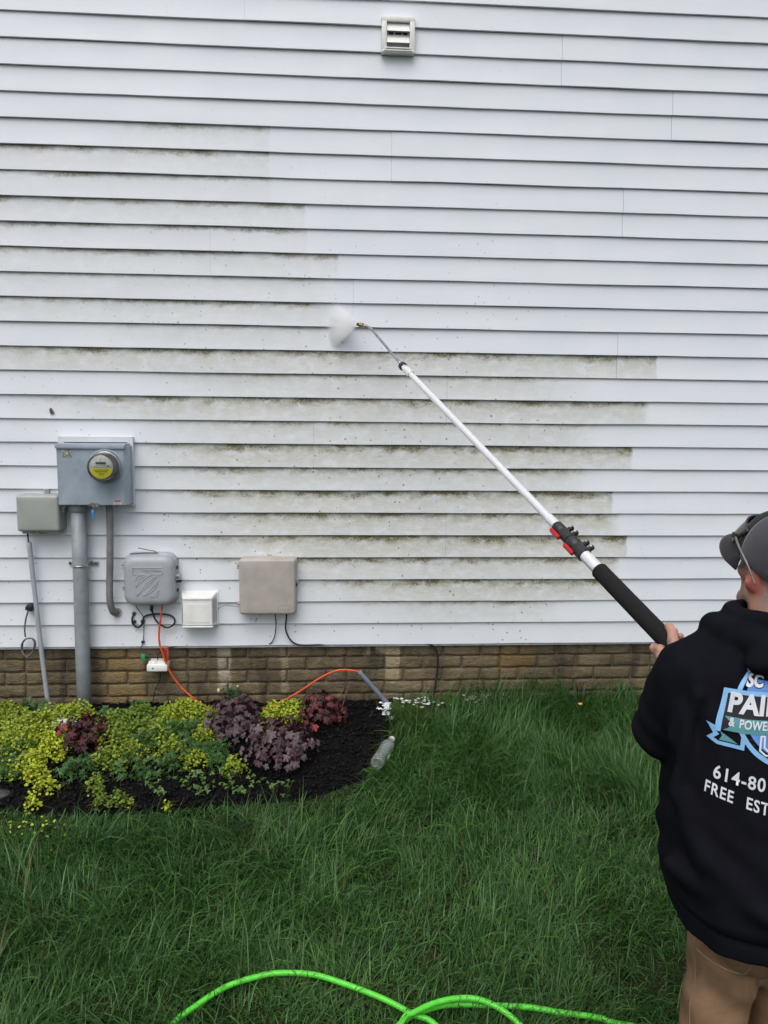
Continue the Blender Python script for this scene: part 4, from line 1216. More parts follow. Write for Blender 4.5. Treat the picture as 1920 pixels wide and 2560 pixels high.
def groundcover():
    # yellow creeping groundcover with small round leaves in pairs
    P = cover_points(YELLOW, 78000, 0.10)
    n = len(P)
    R = rng.uniform(0.0038, 0.0074, n)
    k = 7
    out = [(0.95 * math.cos(2 * math.pi * q / k), math.sin(2 * math.pi * q / k)) for q in range(k)]
    u = rng.random(n)[:, None]
    tone = (vnoise(P[:, :2] * 9, 61) * 0.5 + 0.5)[:, None]
    olive = (vnoise(P[:, :2] * 4.2 + 9, 62) * 0.5 + 0.5)[:, None]
    ye = np.array([0.52, 0.58, 0.028]); li = np.array([0.28, 0.40, 0.028]); ol = np.array([0.13, 0.23, 0.022])
    c = ye * (1 - tone * 0.7) + li * tone * 0.7
    mixo = np.clip((olive - 0.30) * 1.3 + (P[:, :1] > -1.05) * 0.42, 0, 0.92)
    c = c * (1 - mixo) + ol * mixo
    c = c * (0.65 + 0.5 * u)
    V, F, C = scatter_leaves(P, R, out, 0.55, 0.22, c)
    # a net of reddish-green runners
    m = n // 3
    P0 = P[rng.integers(0, n, m)]
    ang = rng.uniform(0, 6.28, m); ln = rng.uniform(0.015, 0.05, m)
    P1 = P0 + np.stack([np.cos(ang) * ln, np.sin(ang) * ln, rng.normal(-0.006, 0.012, m)], 1)
    P1[:, 1] = np.minimum(P1[:, 1], 0.02)
    V2, F2, C2 = stems_np(P0, P1, 0.0007, np.tile([[0.16, 0.17, 0.03]], (m, 1)) * rng.uniform(0.4, 1.2, (m, 1)))
    o = from_np('yellow_groundcover', np.concatenate([V, V2]), [F, F2 + len(V)], M_LEAF, None, False, {'col': np.concatenate([C, C2])})
    tag(o, 'mat of yellow-green creeping groundcover with tiny round leaves', 'groundcover', kind='stuff')
    # green weeds with divided leaves
    P = cover_points(GREEN, 20000, 0.13)
    n = len(P)
    R = rng.uniform(0.010, 0.020, n)
    out = []
    for q in range(5):
        a = math.radians(-100 + 50 * q)
        for da, rr in ((-0.26, 0.5), (-0.10, 0.92), (0.0, 1.0), (0.10, 0.92), (0.26, 0.5), (0.43, 0.22)):
            out.append((rr * math.cos(a + da), rr * math.sin(a + da)))
    c = np.array([[0.045, 0.13, 0.028]]) * rng.uniform(0.5, 1.35, (n, 1)) + np.array([[0.02, 0.02, 0.0]]) * rng.random((n, 1))
    V, F, C = scatter_leaves(P, R, out, 0.6, -0.15, c)
    m = n // 2
    P1 = P[rng.integers(0, n, m)]
    P0 = P1 + np.stack([rng.normal(0, 0.02, m), rng.normal(0, 0.02, m), -rng.uniform(0.02, 0.06, m)], 1)
    V2, F2, C2 = stems_np(P0, P1, 0.0009, np.tile([[0.07, 0.12, 0.03]], (m, 1)))
    o = from_np('green_weeds', np.concatenate([V, V2]), [F, F2 + len(V)], M_LEAF, None, False, {'col': np.concatenate([C, C2])})
    tag(o, 'green divided-leaf weeds growing through the yellow groundcover', 'weeds', kind='stuff')
groundcover()

# --- coral bells: mounds of lobed leaves
def lobed_leaf(R, seed, mat):
    r_ = random.Random(seed)
    n = 26
    mid, rim = [], []
    for k in range(n):
        a = 2 * math.pi * k / n
        lobes = 0.80 + 0.17 * math.cos(5 * a + 0.0) + 0.06 * math.cos(10 * a + r_.random()) + r_.uniform(-0.03, 0.03)
        notch = 1 - 0.55 * math.exp(-((min(a, 2 * math.pi - a)) / 0.22) ** 2)
        rr = R * lobes * notch
        ruff = 0.16 * R * math.sin(5 * a + r_.uniform(0, 0.6)) + r_.uniform(-0.05, 0.05) * R
        x, y = -math.cos(a), math.sin(a)
        rim.append(Vector((x * rr, y * rr, ruff - 0.22 * R * (1 + 0.5 * x))))
        mid.append(Vector((x * rr * 0.55, y * rr * 0.55, 0.02 * R + 0.05 * R * math.sin(5 * a + 1.2))))
    V = [Vector((0, 0, 0))] + mid + rim
    F = []
    for k in range(n):
        q = (k + 1) % n
        F.append((0, 1 + q, 1 + k)); F.append((1 + k, 1 + q, 1 + n + q, 1 + n + k))
    me = bpy.data.meshes.new('leaf')
    me.from_pydata([tuple(v) for v in V], [], F)
    me.polygons.foreach_set('use_smooth', np.ones(len(me.polygons), dtype=bool))
    me.materials.append(mat)
    return me

def bells_mat(name, c_lo, c_hi, vein, back):
    m, g = new_mat(name)
    oi = g.n('ObjectInfo')
    p = g.obj()
    x, y, z = g.sep(p)
    n1 = g.noise(p, 90.0, 4.0, 0.6)
    ang = g.m('ARCTAN2', y, x)
    v = g.m('ABSOLUTE', g.m('SINE', g.m('MULTIPLY', ang, 2.5)))
    veins = g.step(g.m('ADD', v, g.m('MULTIPLY', g.m('SUBTRACT', n1, 0.5), 0.5)), 0.30, 0.05)
    c = g.mix(oi.outputs['Random'], c_lo, c_hi)
    c = g.mix(g.m('MULTIPLY', g.step(n1, 0.35, 0.7), 0.5), c, tuple(q * 0.45 for q in c_lo))
    c = g.mix(g.m('MULTIPLY', veins, 0.75), c, vein)
    gm = g.n('NewGeometry')
    c = g.mix(gm.outputs['Backfacing'], c, back)
    g.bsdf(c, 0.42, 0, g.bump(g.m('ADD', n1, g.m('MULTIPLY', veins, -1.0)), 0.5, 0.003), 0.45)
    return m

def coral_bells(label, loc, rad, hgt, nleaf, mats, stem_col, seed, rmin=0.015, rmax=0.029):
    r_ = random.Random(seed)
    t = empty('coral_bells', (loc[0], loc[1], float(bed_z(np.array(loc[0]), np.array(loc[1])))), label, 'plant', 'coral bells in the mulch bed')
    meshes = [[lobed_leaf(1.0, seed * 10 + k, mm) for k in range(3)] for mm, _ in mats]
    weights = [w for _, w in mats]
    P0, P1 = [], []
    for k in range(nleaf):
        u = (k + 0.5) / nleaf
        el = math.asin(1 - 0.97 * u)
        az = k * 2.39996 + r_.uniform(-0.3, 0.3)
        sh = r_.uniform(0.70, 1.12) if r_.random() < 0.75 else r_.uniform(0.4, 0.7)
        d = Vector((math.cos(az) * math.cos(el), math.sin(az) * math.cos(el), math.sin(el)))
        pos = Vector((d.x * rad * sh, d.y * rad * sh, max(0.018, 0.02 + d.z * hgt * sh + r_.uniform(-0.012, 0.012))))
        nrm = (Vector((d.x, d.y, d.z * 0.6 + 0.45)) + Vector((r_.uniform(-.6, .6), r_.uniform(-.6, .6), r_.uniform(-.3, .35)))).normalized()
        out = Vector((d.x, d.y, -0.35)) + Vector((r_.uniform(-.5, .5), r_.uniform(-.5, .5), 0))
        a = (out - nrm * out.dot(nrm)).normalized()
        b = nrm.cross(a)
        R = r_.uniform(rmin, rmax)
        mi = r_.choices(range(len(mats)), weights)[0]
        o = bpy.data.objects.new('leaf', r_.choice(meshes[mi]))
        mt = Matrix((a, b, nrm)).transposed().to_4x4()
        o.matrix_local = Matrix.Translation(pos) @ mt @ Matrix.Diagonal((R * r_.uniform(0.85, 1.1), R * r_.uniform(0.8, 1.05), R, 1))
        link(o, t)
        P0.append((d.x * 0.02, d.y * 0.02, 0.0)); P1.append(tuple(pos - a * R * 0.5))
    V, F, C = stems_np(np.array(P0), np.array(P1), 0.0012, np.tile([stem_col], (nleaf, 1)))
    from_np('stems', V, [F], M_LEAF, t, True, {'col': C})
    return t
M_PURPLE = bells_mat('mauve_leaf', (0.066, 0.044, 0.050), (0.165, 0.120, 0.130), (0.045, 0.018, 0.03), (0.07, 0.012, 0.022))
M_PURPLE_DK = bells_mat('dark_plum_leaf', (0.035, 0.014, 0.022), (0.09, 0.04, 0.055), (0.02, 0.006, 0.01), (0.05, 0.01, 0.018))
M_RED = bells_mat('wine_red_leaf', (0.045, 0.008, 0.012), (0.125, 0.022, 0.024), (0.02, 0.004, 0.006), (0.06, 0.01, 0.015))
M_RED_BR = bells_mat('coral_red_leaf', (0.20, 0.04, 0.035), (0.30, 0.035, 0.05), (0.09, 0.01, 0.015), (0.12, 0.02, 0.02))
M_RED_DK = bells_mat('near_black_leaf', (0.018, 0.007, 0.009), (0.04, 0.016, 0.02), (0.008, 0.003, 0.004), (0.03, 0.008, 0.01))
coral_bells('mauve-grey coral bells mound against the orange cable, nearer the wall', (-0.455, -0.290), 0.140, 0.165, 150, [(M_PURPLE, 0.60), (M_PURPLE_DK, 0.40)], (0.09, 0.02, 0.03), 3)
coral_bells('mauve-grey coral bells mound at the front, beside the open mulch', (-0.225, -0.49), 0.168, 0.150, 185, [(M_PURPLE, 0.60), (M_PURPLE_DK, 0.40)], (0.11, 0.025, 0.035), 4)
coral_bells('red coral bells with bright coral leaves near the foundation, left of the bottle', (-0.035, -0.20), 0.125, 0.125, 90, [(M_RED, 0.68), (M_RED_BR, 0.20), (M_RED_DK, 0.12)], (0.12, 0.02, 0.02), 5, 0.016, 0.028)
coral_bells('dark wine-red coral bells low among yellow groundcover, below the thick conduit', (-1.15, -0.36), 0.135, 0.105, 95, [(M_RED, 0.55), (M_RED_DK, 0.40), (M_RED_BR, 0.05)], (0.10, 0.02, 0.02), 6, 0.016, 0.028)

# --- seedlings in the mulch
def seedlings():
    spots = [(-0.61, -0.68), (-0.58, -0.63), (-0.75, -0.70), (-0.71, -0.755), (-0.55, -0.73), (-0.52, -0.735), (-0.36, -0.735), (-0.23, -0.735), (-0.18, -0.72), (-0.32, -0.68), (-0.44, -0.70), (-0.40, -0.735), (-0.91, -0.63), (-0.55, -0.665)]
    ordn = 'first second third fourth fifth sixth seventh eighth ninth tenth eleventh twelfth thirteenth fourteenth'.split()
    for i, (x, y) in enumerate(sorted(spots)):
        t = empty('seedling', (x, y, float(bed_z(np.array(x), np.array(y)))), 'small pale green seedling in the bare black mulch, %s from the left' % ordn[i], 'plant', 'seedlings in the mulch')
        n = random.randint(5, 9)
        P1 = np.stack([rng.normal(0, 0.018, n), rng.normal(0, 0.018, n), rng.uniform(0.02, 0.06, n)], 1)
        P0 = P1 * np.array([0.15, 0.15, 0.0])
        out = []
        for q in range(3):
            a = math.radians(-120 + 120 * q)
            for da, rr in ((-0.75, 0.45), (-0.45, 0.85), (0.0, 1.0), (0.45, 0.85), (0.75, 0.45)):
                out.append((rr * math.cos(a + da), rr * math.sin(a + da)))
        V, F, C = scatter_leaves(P1, rng.uniform(0.009, 0.015, n), out, 0.35, -0.1, np.array([[0.09, 0.17, 0.04]]) * rng.uniform(0.6, 1.3, (n, 1)))
        from_np('leaves', V, [F], M_LEAF, t, False, {'col': C})
        V, F, C = stems_np(P0, P1, 0.0008, np.tile([[0.09, 0.12, 0.03]], (n, 1)))
        from_np('stems', V, [F], M_LEAF, t, False, {'col': C})
seedlings()

def feathery_plant():
    x, y = -0.50, -0.06
    t = empty('feathery_plant', (x, y, 0.0), 'feathery green plant with nodding pale bud against the foundation', 'plant')
    n = 150
    an = rng.uniform(0, 6.28, n); r = rng.uniform(0.0, 0.055, n)
    P1 = np.stack([np.cos(an) * r, np.minimum(np.sin(an) * r, 0.05), rng.uniform(0.02, 0.125, n)], 1)
    out = []
    for q in range(7):
        a = math.radians(-135 + 45 * q)
        for da, rr in ((-0.14, 0.6), (0.0, 1.0), (0.14, 0.6), (0.39, 0.15)):
            out.append((rr * math.cos(a + da), rr * math.sin(a + da)))
    V, F, C = scatter_leaves(P1, rng.uniform(0.010, 0.019, n), out, 0.7, -0.2, np.array([[0.03, 0.10, 0.028]]) * rng.uniform(0.5, 1.4, (n, 1)))
    from_np('leaves', V, [F], M_LEAF, t, False, {'col': C})
    V, F, C = stems_np(P1 * np.array([0.2, 0.2, 0.0]), P1, 0.0008, np.tile([[0.05, 0.10, 0.03]], (n, 1)))
    from_np('stems', V, [F], M_LEAF, t, False, {'col': C})
    m = plain('pale_bud', (0.55, 0.52, 0.28), 0.6)
    gs = plain('bud_stalk', (0.16, 0.19, 0.06), 0.6)
    st = tube('bud_stalk', [(0.005, 0, 0.08), (0.0, -0.01, 0.145), (-0.025, -0.012, 0.165), (-0.052, -0.012, 0.155), (-0.060, -0.012, 0.130)], 0.0012, gs, t, 6)
    bm = bmesh.new(); ball(bm, (-0.060, -0.012, 0.120), (0.008, 0.008, 0.012), 10); from_bm('bud', bm, m, st, True)
    st = tube('bud_stalk', [(0.02, 0, 0.08), (0.03, -0.01, 0.12), (0.035, -0.01, 0.135)], 0.0012, gs, t, 6)
    bm = bmesh.new(); ball(bm, (0.035, -0.010, 0.140), (0.006, 0.006, 0.007), 10); from_bm('bud', bm, m, st, True)
    st = tube('dry_stalk', [(0.10, -0.01, 0.0), (0.105, -0.01, 0.06), (0.12, -0.012, 0.10)], 0.0009, plain('dry_stalk', (0.22, 0.17, 0.09), 0.8), t, 6)
feathery_plant()
def dry_stalks():
    t = empty('dry_stalks', (0.035, -0.03, 0.0), 'dry straw-coloured stalks leaning on the foundation behind red coral bells', 'plant')
    m = plain('straw', (0.25, 0.18, 0.10), 0.8)
    for a, b in (((0.0, -0.04, 0.0), (0.012, 0.03, 0.075)), ((0.02, -0.05, 0.0), (0.055, 0.04, 0.085)), ((-0.02, -0.05, 0.0), (0.05, 0.045, 0.12))):
        mid = (Vector(a) + Vector(b)) / 2 + Vector((random.uniform(-.006, .006), 0, 0.004))
        tube('stalk', [a, mid, b], 0.0011, m, t, 6)
dry_stalks()

# --- stones, white residue, bottle
def stone(name, label, loc, r, mat, seed):
    bm = bmesh.new()
    bmesh.ops.create_icosphere(bm, subdivisions=3, radius=1.0)
    P = np.array([tuple(v.co) for v in bm.verts])
    d = 1 + 0.18 * vnoise(P * 1.3 + seed, seed) + 0.07 * vnoise(P * 3.1 + seed, seed + 1)
    for v, k in zip(bm.verts, d):
        v.co = Vector((v.co.x * r[0] * k, v.co.y * r[1] * k, v.co.z * r[2] * k))
    o = from_bm(name, bm, mat, None, True, 180)
    o.location = loc
    tag(o, label, 'stone')
M_STONE = plain('wet_dark_stone', (0.035, 0.032, 0.033), 0.5, 0, 0.4, 40.0, 0.6, 120)
stone('stone', 'dark stone beside white residue among the yellow groundcover', (-1.330, -0.29, 0.005), (0.028, 0.022, 0.024), M_STONE, 2)
stone('stone', 'dark stone just left of the wine-red coral bells', (-1.240, -0.27, 0.0), (0.026, 0.02, 0.022), M_STONE, 5)
stone('stone', 'flat dark edging stone at far left of the bed front', (-1.40, -0.70, -0.095), (0.06, 0.05, 0.022), M_STONE, 8)

M_RESIDUE = plain('white_residue', (0.72, 0.74, 0.76), 0.8, 0, 0.12, 60.0, 0.8, 150)
def residue(label, cx, cy, lx, ly, n, seed, zoff=0.012):
    r_ = random.Random(seed)
    bm = bmesh.new()
    for k in range(n):
        x = cx + r_.gauss(0, lx); y = min(cy + r_.gauss(0, ly), 0.005)
        s = r_.uniform(0.003, 0.010)
        z = float(bed_z(np.array(min(x, 0.30)), np.array(y))) + zoff + r_.uniform(-0.004, 0.006)
        ball(bm, (x, y, z), (s * r_.uniform(0.8, 1.5), s * r_.uniform(0.8, 1.5), s * 0.22), 7)
    o = from_bm('white_residue', bm, M_RESIDUE, None, True, 180)
    tag(o, label, 'residue', None, 'stuff')
residue('white chalky residue on mulch at the foot of the conduit stub', 0.285, -0.10, 0.014, 0.035, 60, 1)
residue('white residue strip on the soil right of the conduit stub', 0.46, -0.055, 0.07, 0.02, 45, 2, 0.018)
residue('white residue patch in grass against the foundation, right of the black cable', 0.82, -0.04, 0.06, 0.02, 70, 3, 0.03)
residue('white residue spilled among groundcover below the leaning conduit', -1.285, -0.24, 0.028, 0.03, 80, 4, 0.055)

def bottle():
    a = Vector((0.212, -0.575, -0.046)); b = Vector((0.296, -0.385, -0.012))
    d = (b - a).normalized()
    t = empty('water_bottle', (0, 0, 0), 'empty clear plastic water bottle lying at the edge of the mulch', 'bottle')
    L = (b - a).length
    m, g = new_mat('clear_plastic')
    bs = g.bsdf((0.93, 0.96, 0.97), 0.12, 0, None, 0.5, link=False, Transmission_Weight=1.0, IOR=1.18)
    gl = g.bsdf((0.80, 0.83, 0.86), 0.28, 0, None, 0.5, link=False)
    mx = g.n('MixShader'); mx.inputs[0].default_value = 0.18
    g.t.links.new(bs, mx.inputs[1]); g.t.links.new(gl, mx.inputs[2]); g.t.links.new(mx.outputs[0], g.out.inputs['Surface'])
    prof = [(0.0, 0.006), (0.018, 0.002), (0.027, 0.0), (0.0315, 0.006)]
    h = 0.010
    k = 0
    while h < 0.135:
        prof.append((0.0325 if k % 2 else 0.0292, h)); h += 0.0062; k += 1
    prof += [(0.0325, 0.140), (0.031, 0.152), (0.024, 0.170), (0.0155, 0.183), (0.0125, 0.188), (0.0125, L - 0.010)]
    bm = bmesh.new()
    lathe(bm, prof, a, d, 32)
    for v in bm.verts:                         # a crushed body
        s = (v.co - a).dot(d)
        if 0.03 < s < 0.13:
            v.co.z -= 0.004 * math.sin((s - 0.03) / 0.10 * math.pi) * (1 if v.co.z > (a + d * s).z else 0)
    from_bm('bottle_body', bm, m, t, True, 60)
    bm = bmesh.new()
    lathe(bm, [(0.0, 0.0), (0.0145, 0.0), (0.0148, 0.012), (0.0135, 0.0145), (0.0, 0.015)], a + d * (L - 0.012), d, 24)
    from_bm('cap', bm, plain('white_cap', (0.62, 0.66, 0.62), 0.4), t, True, 40)
bottle()

def flower(x, y):
    z = float(ground_z(y))
    t = empty('yellow_flower', (x, y, z), 'tiny yellow wildflower standing in the grass near the foundation', 'flower')
    tube('stem', [(0, 0, 0), (0.004, 0, 0.06), (0.002, -0.004, 0.115)], 0.0012, plain('flower_stem', (0.06, 0.12, 0.03), 0.6), t, 6)
    bm = bmesh.new()
    for q in range(9):
        a = 2 * math.pi * q / 9
        ball(bm, (0.002 + 0.007 * math.cos(a), -0.006 + 0.007 * math.sin(a) * 0.8, 0.117 + 0.001 * (q % 2)), (0.005, 0.004, 0.002), 6)
    ball(bm, (0.002, -0.006, 0.119), 0.004, 8)
    from_bm('petals', bm, plain('yellow_petal', (0.75, 0.42, 0.02), 0.6), t, True)
flower(1.25, -0.22)

# ------------------------------------------------------------------ grass
def blade_mat():
    m, g = new_mat('grass_blade')
    c = g.attr('col').outputs['Color']
    d = g.bsdf(c, 0.46, 0, None, 0.32, link=False)
    tr = g.n('BsdfTranslucent')
    g.put(tr.inputs['Color'], g.mix(1.0, c, (1.1, 1.25, 0.5), 'MULTIPLY'))
    mx = g.n('MixShader')
    mx.inputs[0].default_value = 0.28
    g.t.links.new(d, mx.inputs[1]); g.t.links.new(tr.outputs[0], mx.inputs[2])
    g.t.links.new(mx.outputs[0], g.out.inputs['Surface'])
    return m
M_BLADE = blade_mat()

def blades(x, y, L, W, yaw, lean, curl, colr, zoff=0.0, seg=4):
    """arched tapering blades; returns verts, quads, tris, colours"""
    n = len(x)
    base = np.stack([x, y, ground_z(y) + zoff], 1)
    h = np.stack([np.cos(yaw), np.sin(yaw), np.zeros(n)], 1)
    s = np.stack([-np.sin(yaw), np.cos(yaw), np.zeros(n)], 1)
    tw = rng.uniform(-0.7, 0.7, n)
    s = s * np.cos(tw)[:, None] + np.array([0, 0, 1.0]) * np.sin(tw)[:, None] * 0.6
    p = base.copy(); vs = []
    ang = lean.copy()
    for k in range(seg + 1):
        t = k / seg
        w = W * (0.55 + 0.45 * math.sin(math.pi * min(t + 0.25, 1.0) ** 0.9)) * (1 - t ** 3)
        if k < seg:
            vs.append(p - s * w[:, None] * 0.5); vs.append(p + s * w[:, None] * 0.5)
        else:
            vs.append(p)
        stp = (L / seg)[:, None]
        p = p + stp * (h * np.sin(ang)[:, None] + np.array([0, 0, 1.0]) * np.cos(ang)[:, None])
        ang = np.minimum(ang + curl / seg, 2.3)
    nv = 2 * seg + 1
    V = np.stack(vs, 1)
    # keep the tips above the soil
    floor = ground_z(V[:, :, 1].ravel()).reshape(n, nv) + 0.006
    V[:, :, 2] = np.maximum(V[:, :, 2], floor)
    V = V.reshape(-1, 3)
    b = np.arange(n)[:, None] * nv
    Q = np.concatenate([b + np.array([2 * k, 2 * k + 1, 2 * k + 3, 2 * k + 2]) for k in range(seg - 1)])
    T = b + np.array([2 * seg - 2, 2 * seg - 1, 2 * seg])
    C = np.repeat(colr, nv, 0)
    return V, Q, T, C

def grass_colour(n, x, y):
    t = vnoise(np.stack([x * 2.2, y * 2.2], 1), 21) * 0.5 + 0.5
    a = np.array([0.013, 0.055, 0.010]); b = np.array([0.090, 0.205, 0.050]); dry = np.array([0.16, 0.12, 0.05]); lime = np.array([0.075, 0.135, 0.02])
    u = np.clip(t[:, None] * 0.35 + rng.random(n)[:, None] ** 2.0 * 1.1 - 0.05, 0, 1.3)
    c = a + (b - a) * u
    k = rng.random(n) < 0.018; c[k] = dry * rng.uniform(0.4, 1.0, (k.sum(), 1))
    k = rng.random(n) < 0.05; c[k] = lime * rng.uniform(0.5, 1.0, (k.sum(), 1))
    return c

def lawn_grass():
    Vs, Qs, Ts, Cs = [], [], [], []
    base = 0
    def add(x, y, L, W, yaw, lean, curl, colr, zoff=0.0):
        nonlocal base
        V, Q, T, C = blades(x, y, L, W, yaw, lean, curl, colr, zoff)
        Vs.append(V); Qs.append(Q + base); Ts.append(T + base); Cs.append(C)
        base += len(V)
    def flow(x, y):
        q = np.stack([x, y], 1)
        return 3.2 * vnoise(q * 1.7, 31) + 2.4 * vnoise(q * 5.0, 32)
    def patch(n, xr, yr, lmin, lmax, spread=0.9):
        x = rng.uniform(*xr, n); y = rng.uniform(*yr, n)
        # clumping
        cl = vnoise(np.stack([x * 9, y * 9], 1), 41) * 0.5 + 0.5
        keep = rng.random(n) < (0.45 + 0.75 * cl)
        e = bed_edge_y(x) - 0.012 + 0.016 * vnoise(np.stack([x * 16, y * 0], 1), 4)
        keep &= ~((y > e) & (x < 0.29 + 0.02 * vnoise(np.stack([y * 14, x * 0], 1), 6)))
        keep &= y < 0.02
        bare = (x > 0.28) & (x < 0.62) & (y > -0.17 - 0.12 * (x < 0.42))
        keep &= ~(bare & (rng.random(n) < 0.72))
        x, y, cl = x[keep], y[keep], cl[keep]
        n = len(x)
        big = vnoise(np.stack([x * 1.8, y * 1.8], 1), 43) * 0.5 + 0.5
        L = rng.uniform(lmin, lmax, n) * (0.62 + 0.65 * big) * (0.8 + 0.4 * cl)
        near_bed = np.clip(1 - np.abs(y - e[keep]) / 0.16, 0, 1) * (x < 0.32)
        L = L * (1 - 0.68 * near_bed)
        W = rng.uniform(0.0021, 0.0054, n)
        yaw = flow(x, y) + rng.normal(0, spread, n)
        lean = np.abs(rng.normal(0.45, 0.38, n)) + 0.15 * big
        curl = rng.uniform(0.3, 2.6, n)
        add(x, y, L, W, yaw, lean, curl, grass_colour(n, x, y))
    patch(150000, (-2.1, 2.5), (-2.0, 0.02), 0.050, 0.120, 1.3)
    patch(16000, (-2.1, 2.5), (-2.0, 0.02), 0.13, 0.23, 1.1)       # long lax blades over the top
    # broad pale blades
    nb0 = len(Vs)
    patch(7000, (-2.1, 2.5), (-2.0, 0.02), 0.10, 0.20, 1.2)
    for k in range(nb0, len(Vs)):
        Cs[k] = Cs[k] * 0.4 + np.array([0.075, 0.155, 0.055]) * rng.uniform(0.6, 1.1, (len(Cs[k]) // 9, 1)).repeat(9, 0)
    patch(9000, (0.6, 2.4), (-0.9, 0.02), 0.16, 0.27, 0.6)         # the deeper grass by the wall on the right
    patch(38000, (-2.8, 3.4), (-4.6, -2.0), 0.06, 0.14)
    # dead straw at the edge of the bed
    n = 1500
    x = rng.uniform(0.27, 0.52, n); y = rng.uniform(-0.45, -0.02, n)
    k = (x < 0.34) | (y > -0.18); x, y = x[k], y[k]; n = len(x)
    c = np.array([0.10, 0.065, 0.03]) * rng.uniform(0.35, 1.1, (n, 1))
    add(x, y, rng.uniform(0.03, 0.09, n), rng.uniform(0.0015, 0.003, n), rng.uniform(0, 6.28, n), rng.uniform(0.7, 1.4, n), rng.uniform(0, 0.6, n), c)
    # fine pale green tuft beside the conduit
    n = 1800
    x = 0.40 + rng.normal(0, 0.05, n); y = -0.10 + rng.normal(0, 0.045, n); y = np.minimum(y, -0.005)
    c = np.array([0.10, 0.17, 0.03]) * rng.uniform(0.5, 1.1, (n, 1))
    add(x, y, rng.uniform(0.04, 0.10, n), rng.uniform(0.001, 0.0025, n), rng.uniform(0, 6.28, n), rng.uniform(0.2, 0.9, n), rng.uniform(0.3, 1.6, n), c)
    o = from_np('lawn_grass', np.concatenate(Vs), [np.concatenate(Qs), np.concatenate(Ts)], M_BLADE, None, True, {'col': np.concatenate(Cs)})
    tag(o, 'long unmown dark green lawn grass lying in tufts', 'grass', kind='stuff')
lawn_grass()

# ------------------------------------------------------------------ the person
# figures are modelled as signed distance fields and meshed into one continuous surface each
def smin(a, b, k):
    h = np.clip(0.5 + 0.5 * (b - a) / k, 0, 1)
    return b * (1 - h) + a * h - k * h * (1 - h)
def smax(a, b, k): return -smin(-a, -b, k)
def cone(P, a, b, r0, r1):
    a, b = np.array(a, float), np.array(b, float)
    d = b - a
    t = np.clip(((P - a) @ d) / (d @ d), 0, 1)
    return np.linalg.norm(P - a - t[:, None] * d, axis=1) - (r0 + (r1 - r0) * t)
def ell(P, c, r, M_=None):
    q = P - np.array(c, float)
    if M_ is not None: q = q @ M_
    r = np.array(r, float)
    k0 = np.linalg.norm(q / r, axis=1); k1 = np.linalg.norm(q / (r * r), axis=1)
    return k0 * (k0 - 1) / np.maximum(k1, 1e-9)
def surface_nets(fn, lo, hi, h):
    lo, hi = np.array(lo, float), np.array(hi, float)
    n = np.ceil((hi - lo) / h).astype(int) + 1
    g = np.stack(np.meshgrid(*[lo[i] + h * np.arange(n[i]) for i in range(3)], indexing='ij'), -1)
    D = fn(g.reshape(-1, 3)).reshape(n)
    ins = D < 0
    c = [ins[i:n[0] - 1 + i, j:n[1] - 1 + j, k:n[2] - 1 + k] for i in (0, 1) for j in (0, 1) for k in (0, 1)]
    s = sum(q.astype(int) for q in c)
    act = (s > 0) & (s < 8)
    idx = np.full(act.shape, -1, dtype=np.int64)
    idx[act] = np.arange(act.sum())
    I = np.argwhere(act)
    acc = np.zeros((len(I), 3)); cnt = np.zeros(len(I))
    corner = np.array([(i, j, k) for i in (0, 1) for j in (0, 1) for k in (0, 1)])
    dv = np.stack([D[I[:, 0] + o[0], I[:, 1] + o[1], I[:, 2] + o[2]] for o in corner], 1)
    for e0 in range(8):
        for e1 in range(e0 + 1, 8):
            if np.abs(corner[e0] - corner[e1]).sum() != 1: continue
            a, b = dv[:, e0], dv[:, e1]
            m = (a < 0) != (b < 0)
            t = np.where(m, a / np.where(m, a - b, 1), 0)
            p = corner[e0] + t[:, None] * (corner[e1] - corner[e0])
            acc += np.where(m[:, None], p, 0); cnt += m
    V = lo + h * (I + acc / cnt[:, None])
    F = []
    for ax in range(3):
        b1, b2 = (ax + 1) % 3, (ax + 2) % 3
        sl0 = [slice(None)] * 3; sl1 = [slice(None)] * 3
        sl0[ax] = slice(0, n[ax] - 1); sl1[ax] = slice(1, n[ax])
        for d_ in (b1, b2):
            sl0[d_] = slice(1, n[d_] - 1); sl1[d_] = slice(1, n[d_] - 1)
        A, B = ins[tuple(sl0)], ins[tuple(sl1)]
        for flip, mk in ((False, A & ~B), (True, ~A & B)):
            q = np.argwhere(mk)
            if not len(q): continue
            q[:, b1] += 1; q[:, b2] += 1
            def at(o1, o2):
                r = q.copy(); r[:, b1] += o1; r[:, b2] += o2
                return idx[r[:, 0], r[:, 1], r[:, 2]]
            f = np.stack([at(-1, -1), at(0, -1), at(0, 0), at(-1, 0)], 1)
            F.append(f[:, ::-1] if flip else f)
    return V, np.concatenate(F)
def relax(V, F, it=2, lam=0.5):
    E_ = np.concatenate([F[:, [0, 1]], F[:, [1, 2]], F[:, [2, 3]], F[:, [3, 0]]])
    for _ in range(it):
        acc = np.zeros_like(V); cnt = np.zeros(len(V))
        np.add.at(acc, E_[:, 0], V[E_[:, 1]]); np.add.at(cnt, E_[:, 0], 1)
        np.add.at(acc, E_[:, 1], V[E_[:, 0]]); np.add.at(cnt, E_[:, 1], 1)
        V = V + lam * (acc / np.maximum(cnt, 1)[:, None] - V)
    return V

PO = np.array([0.99, -2.30, -0.475])          # the person's feet
PERSON = empty('person', tuple(PO), 'person in black hoodie, tan trousers and grey cap, seen from behind, holding a long wand', 'person')

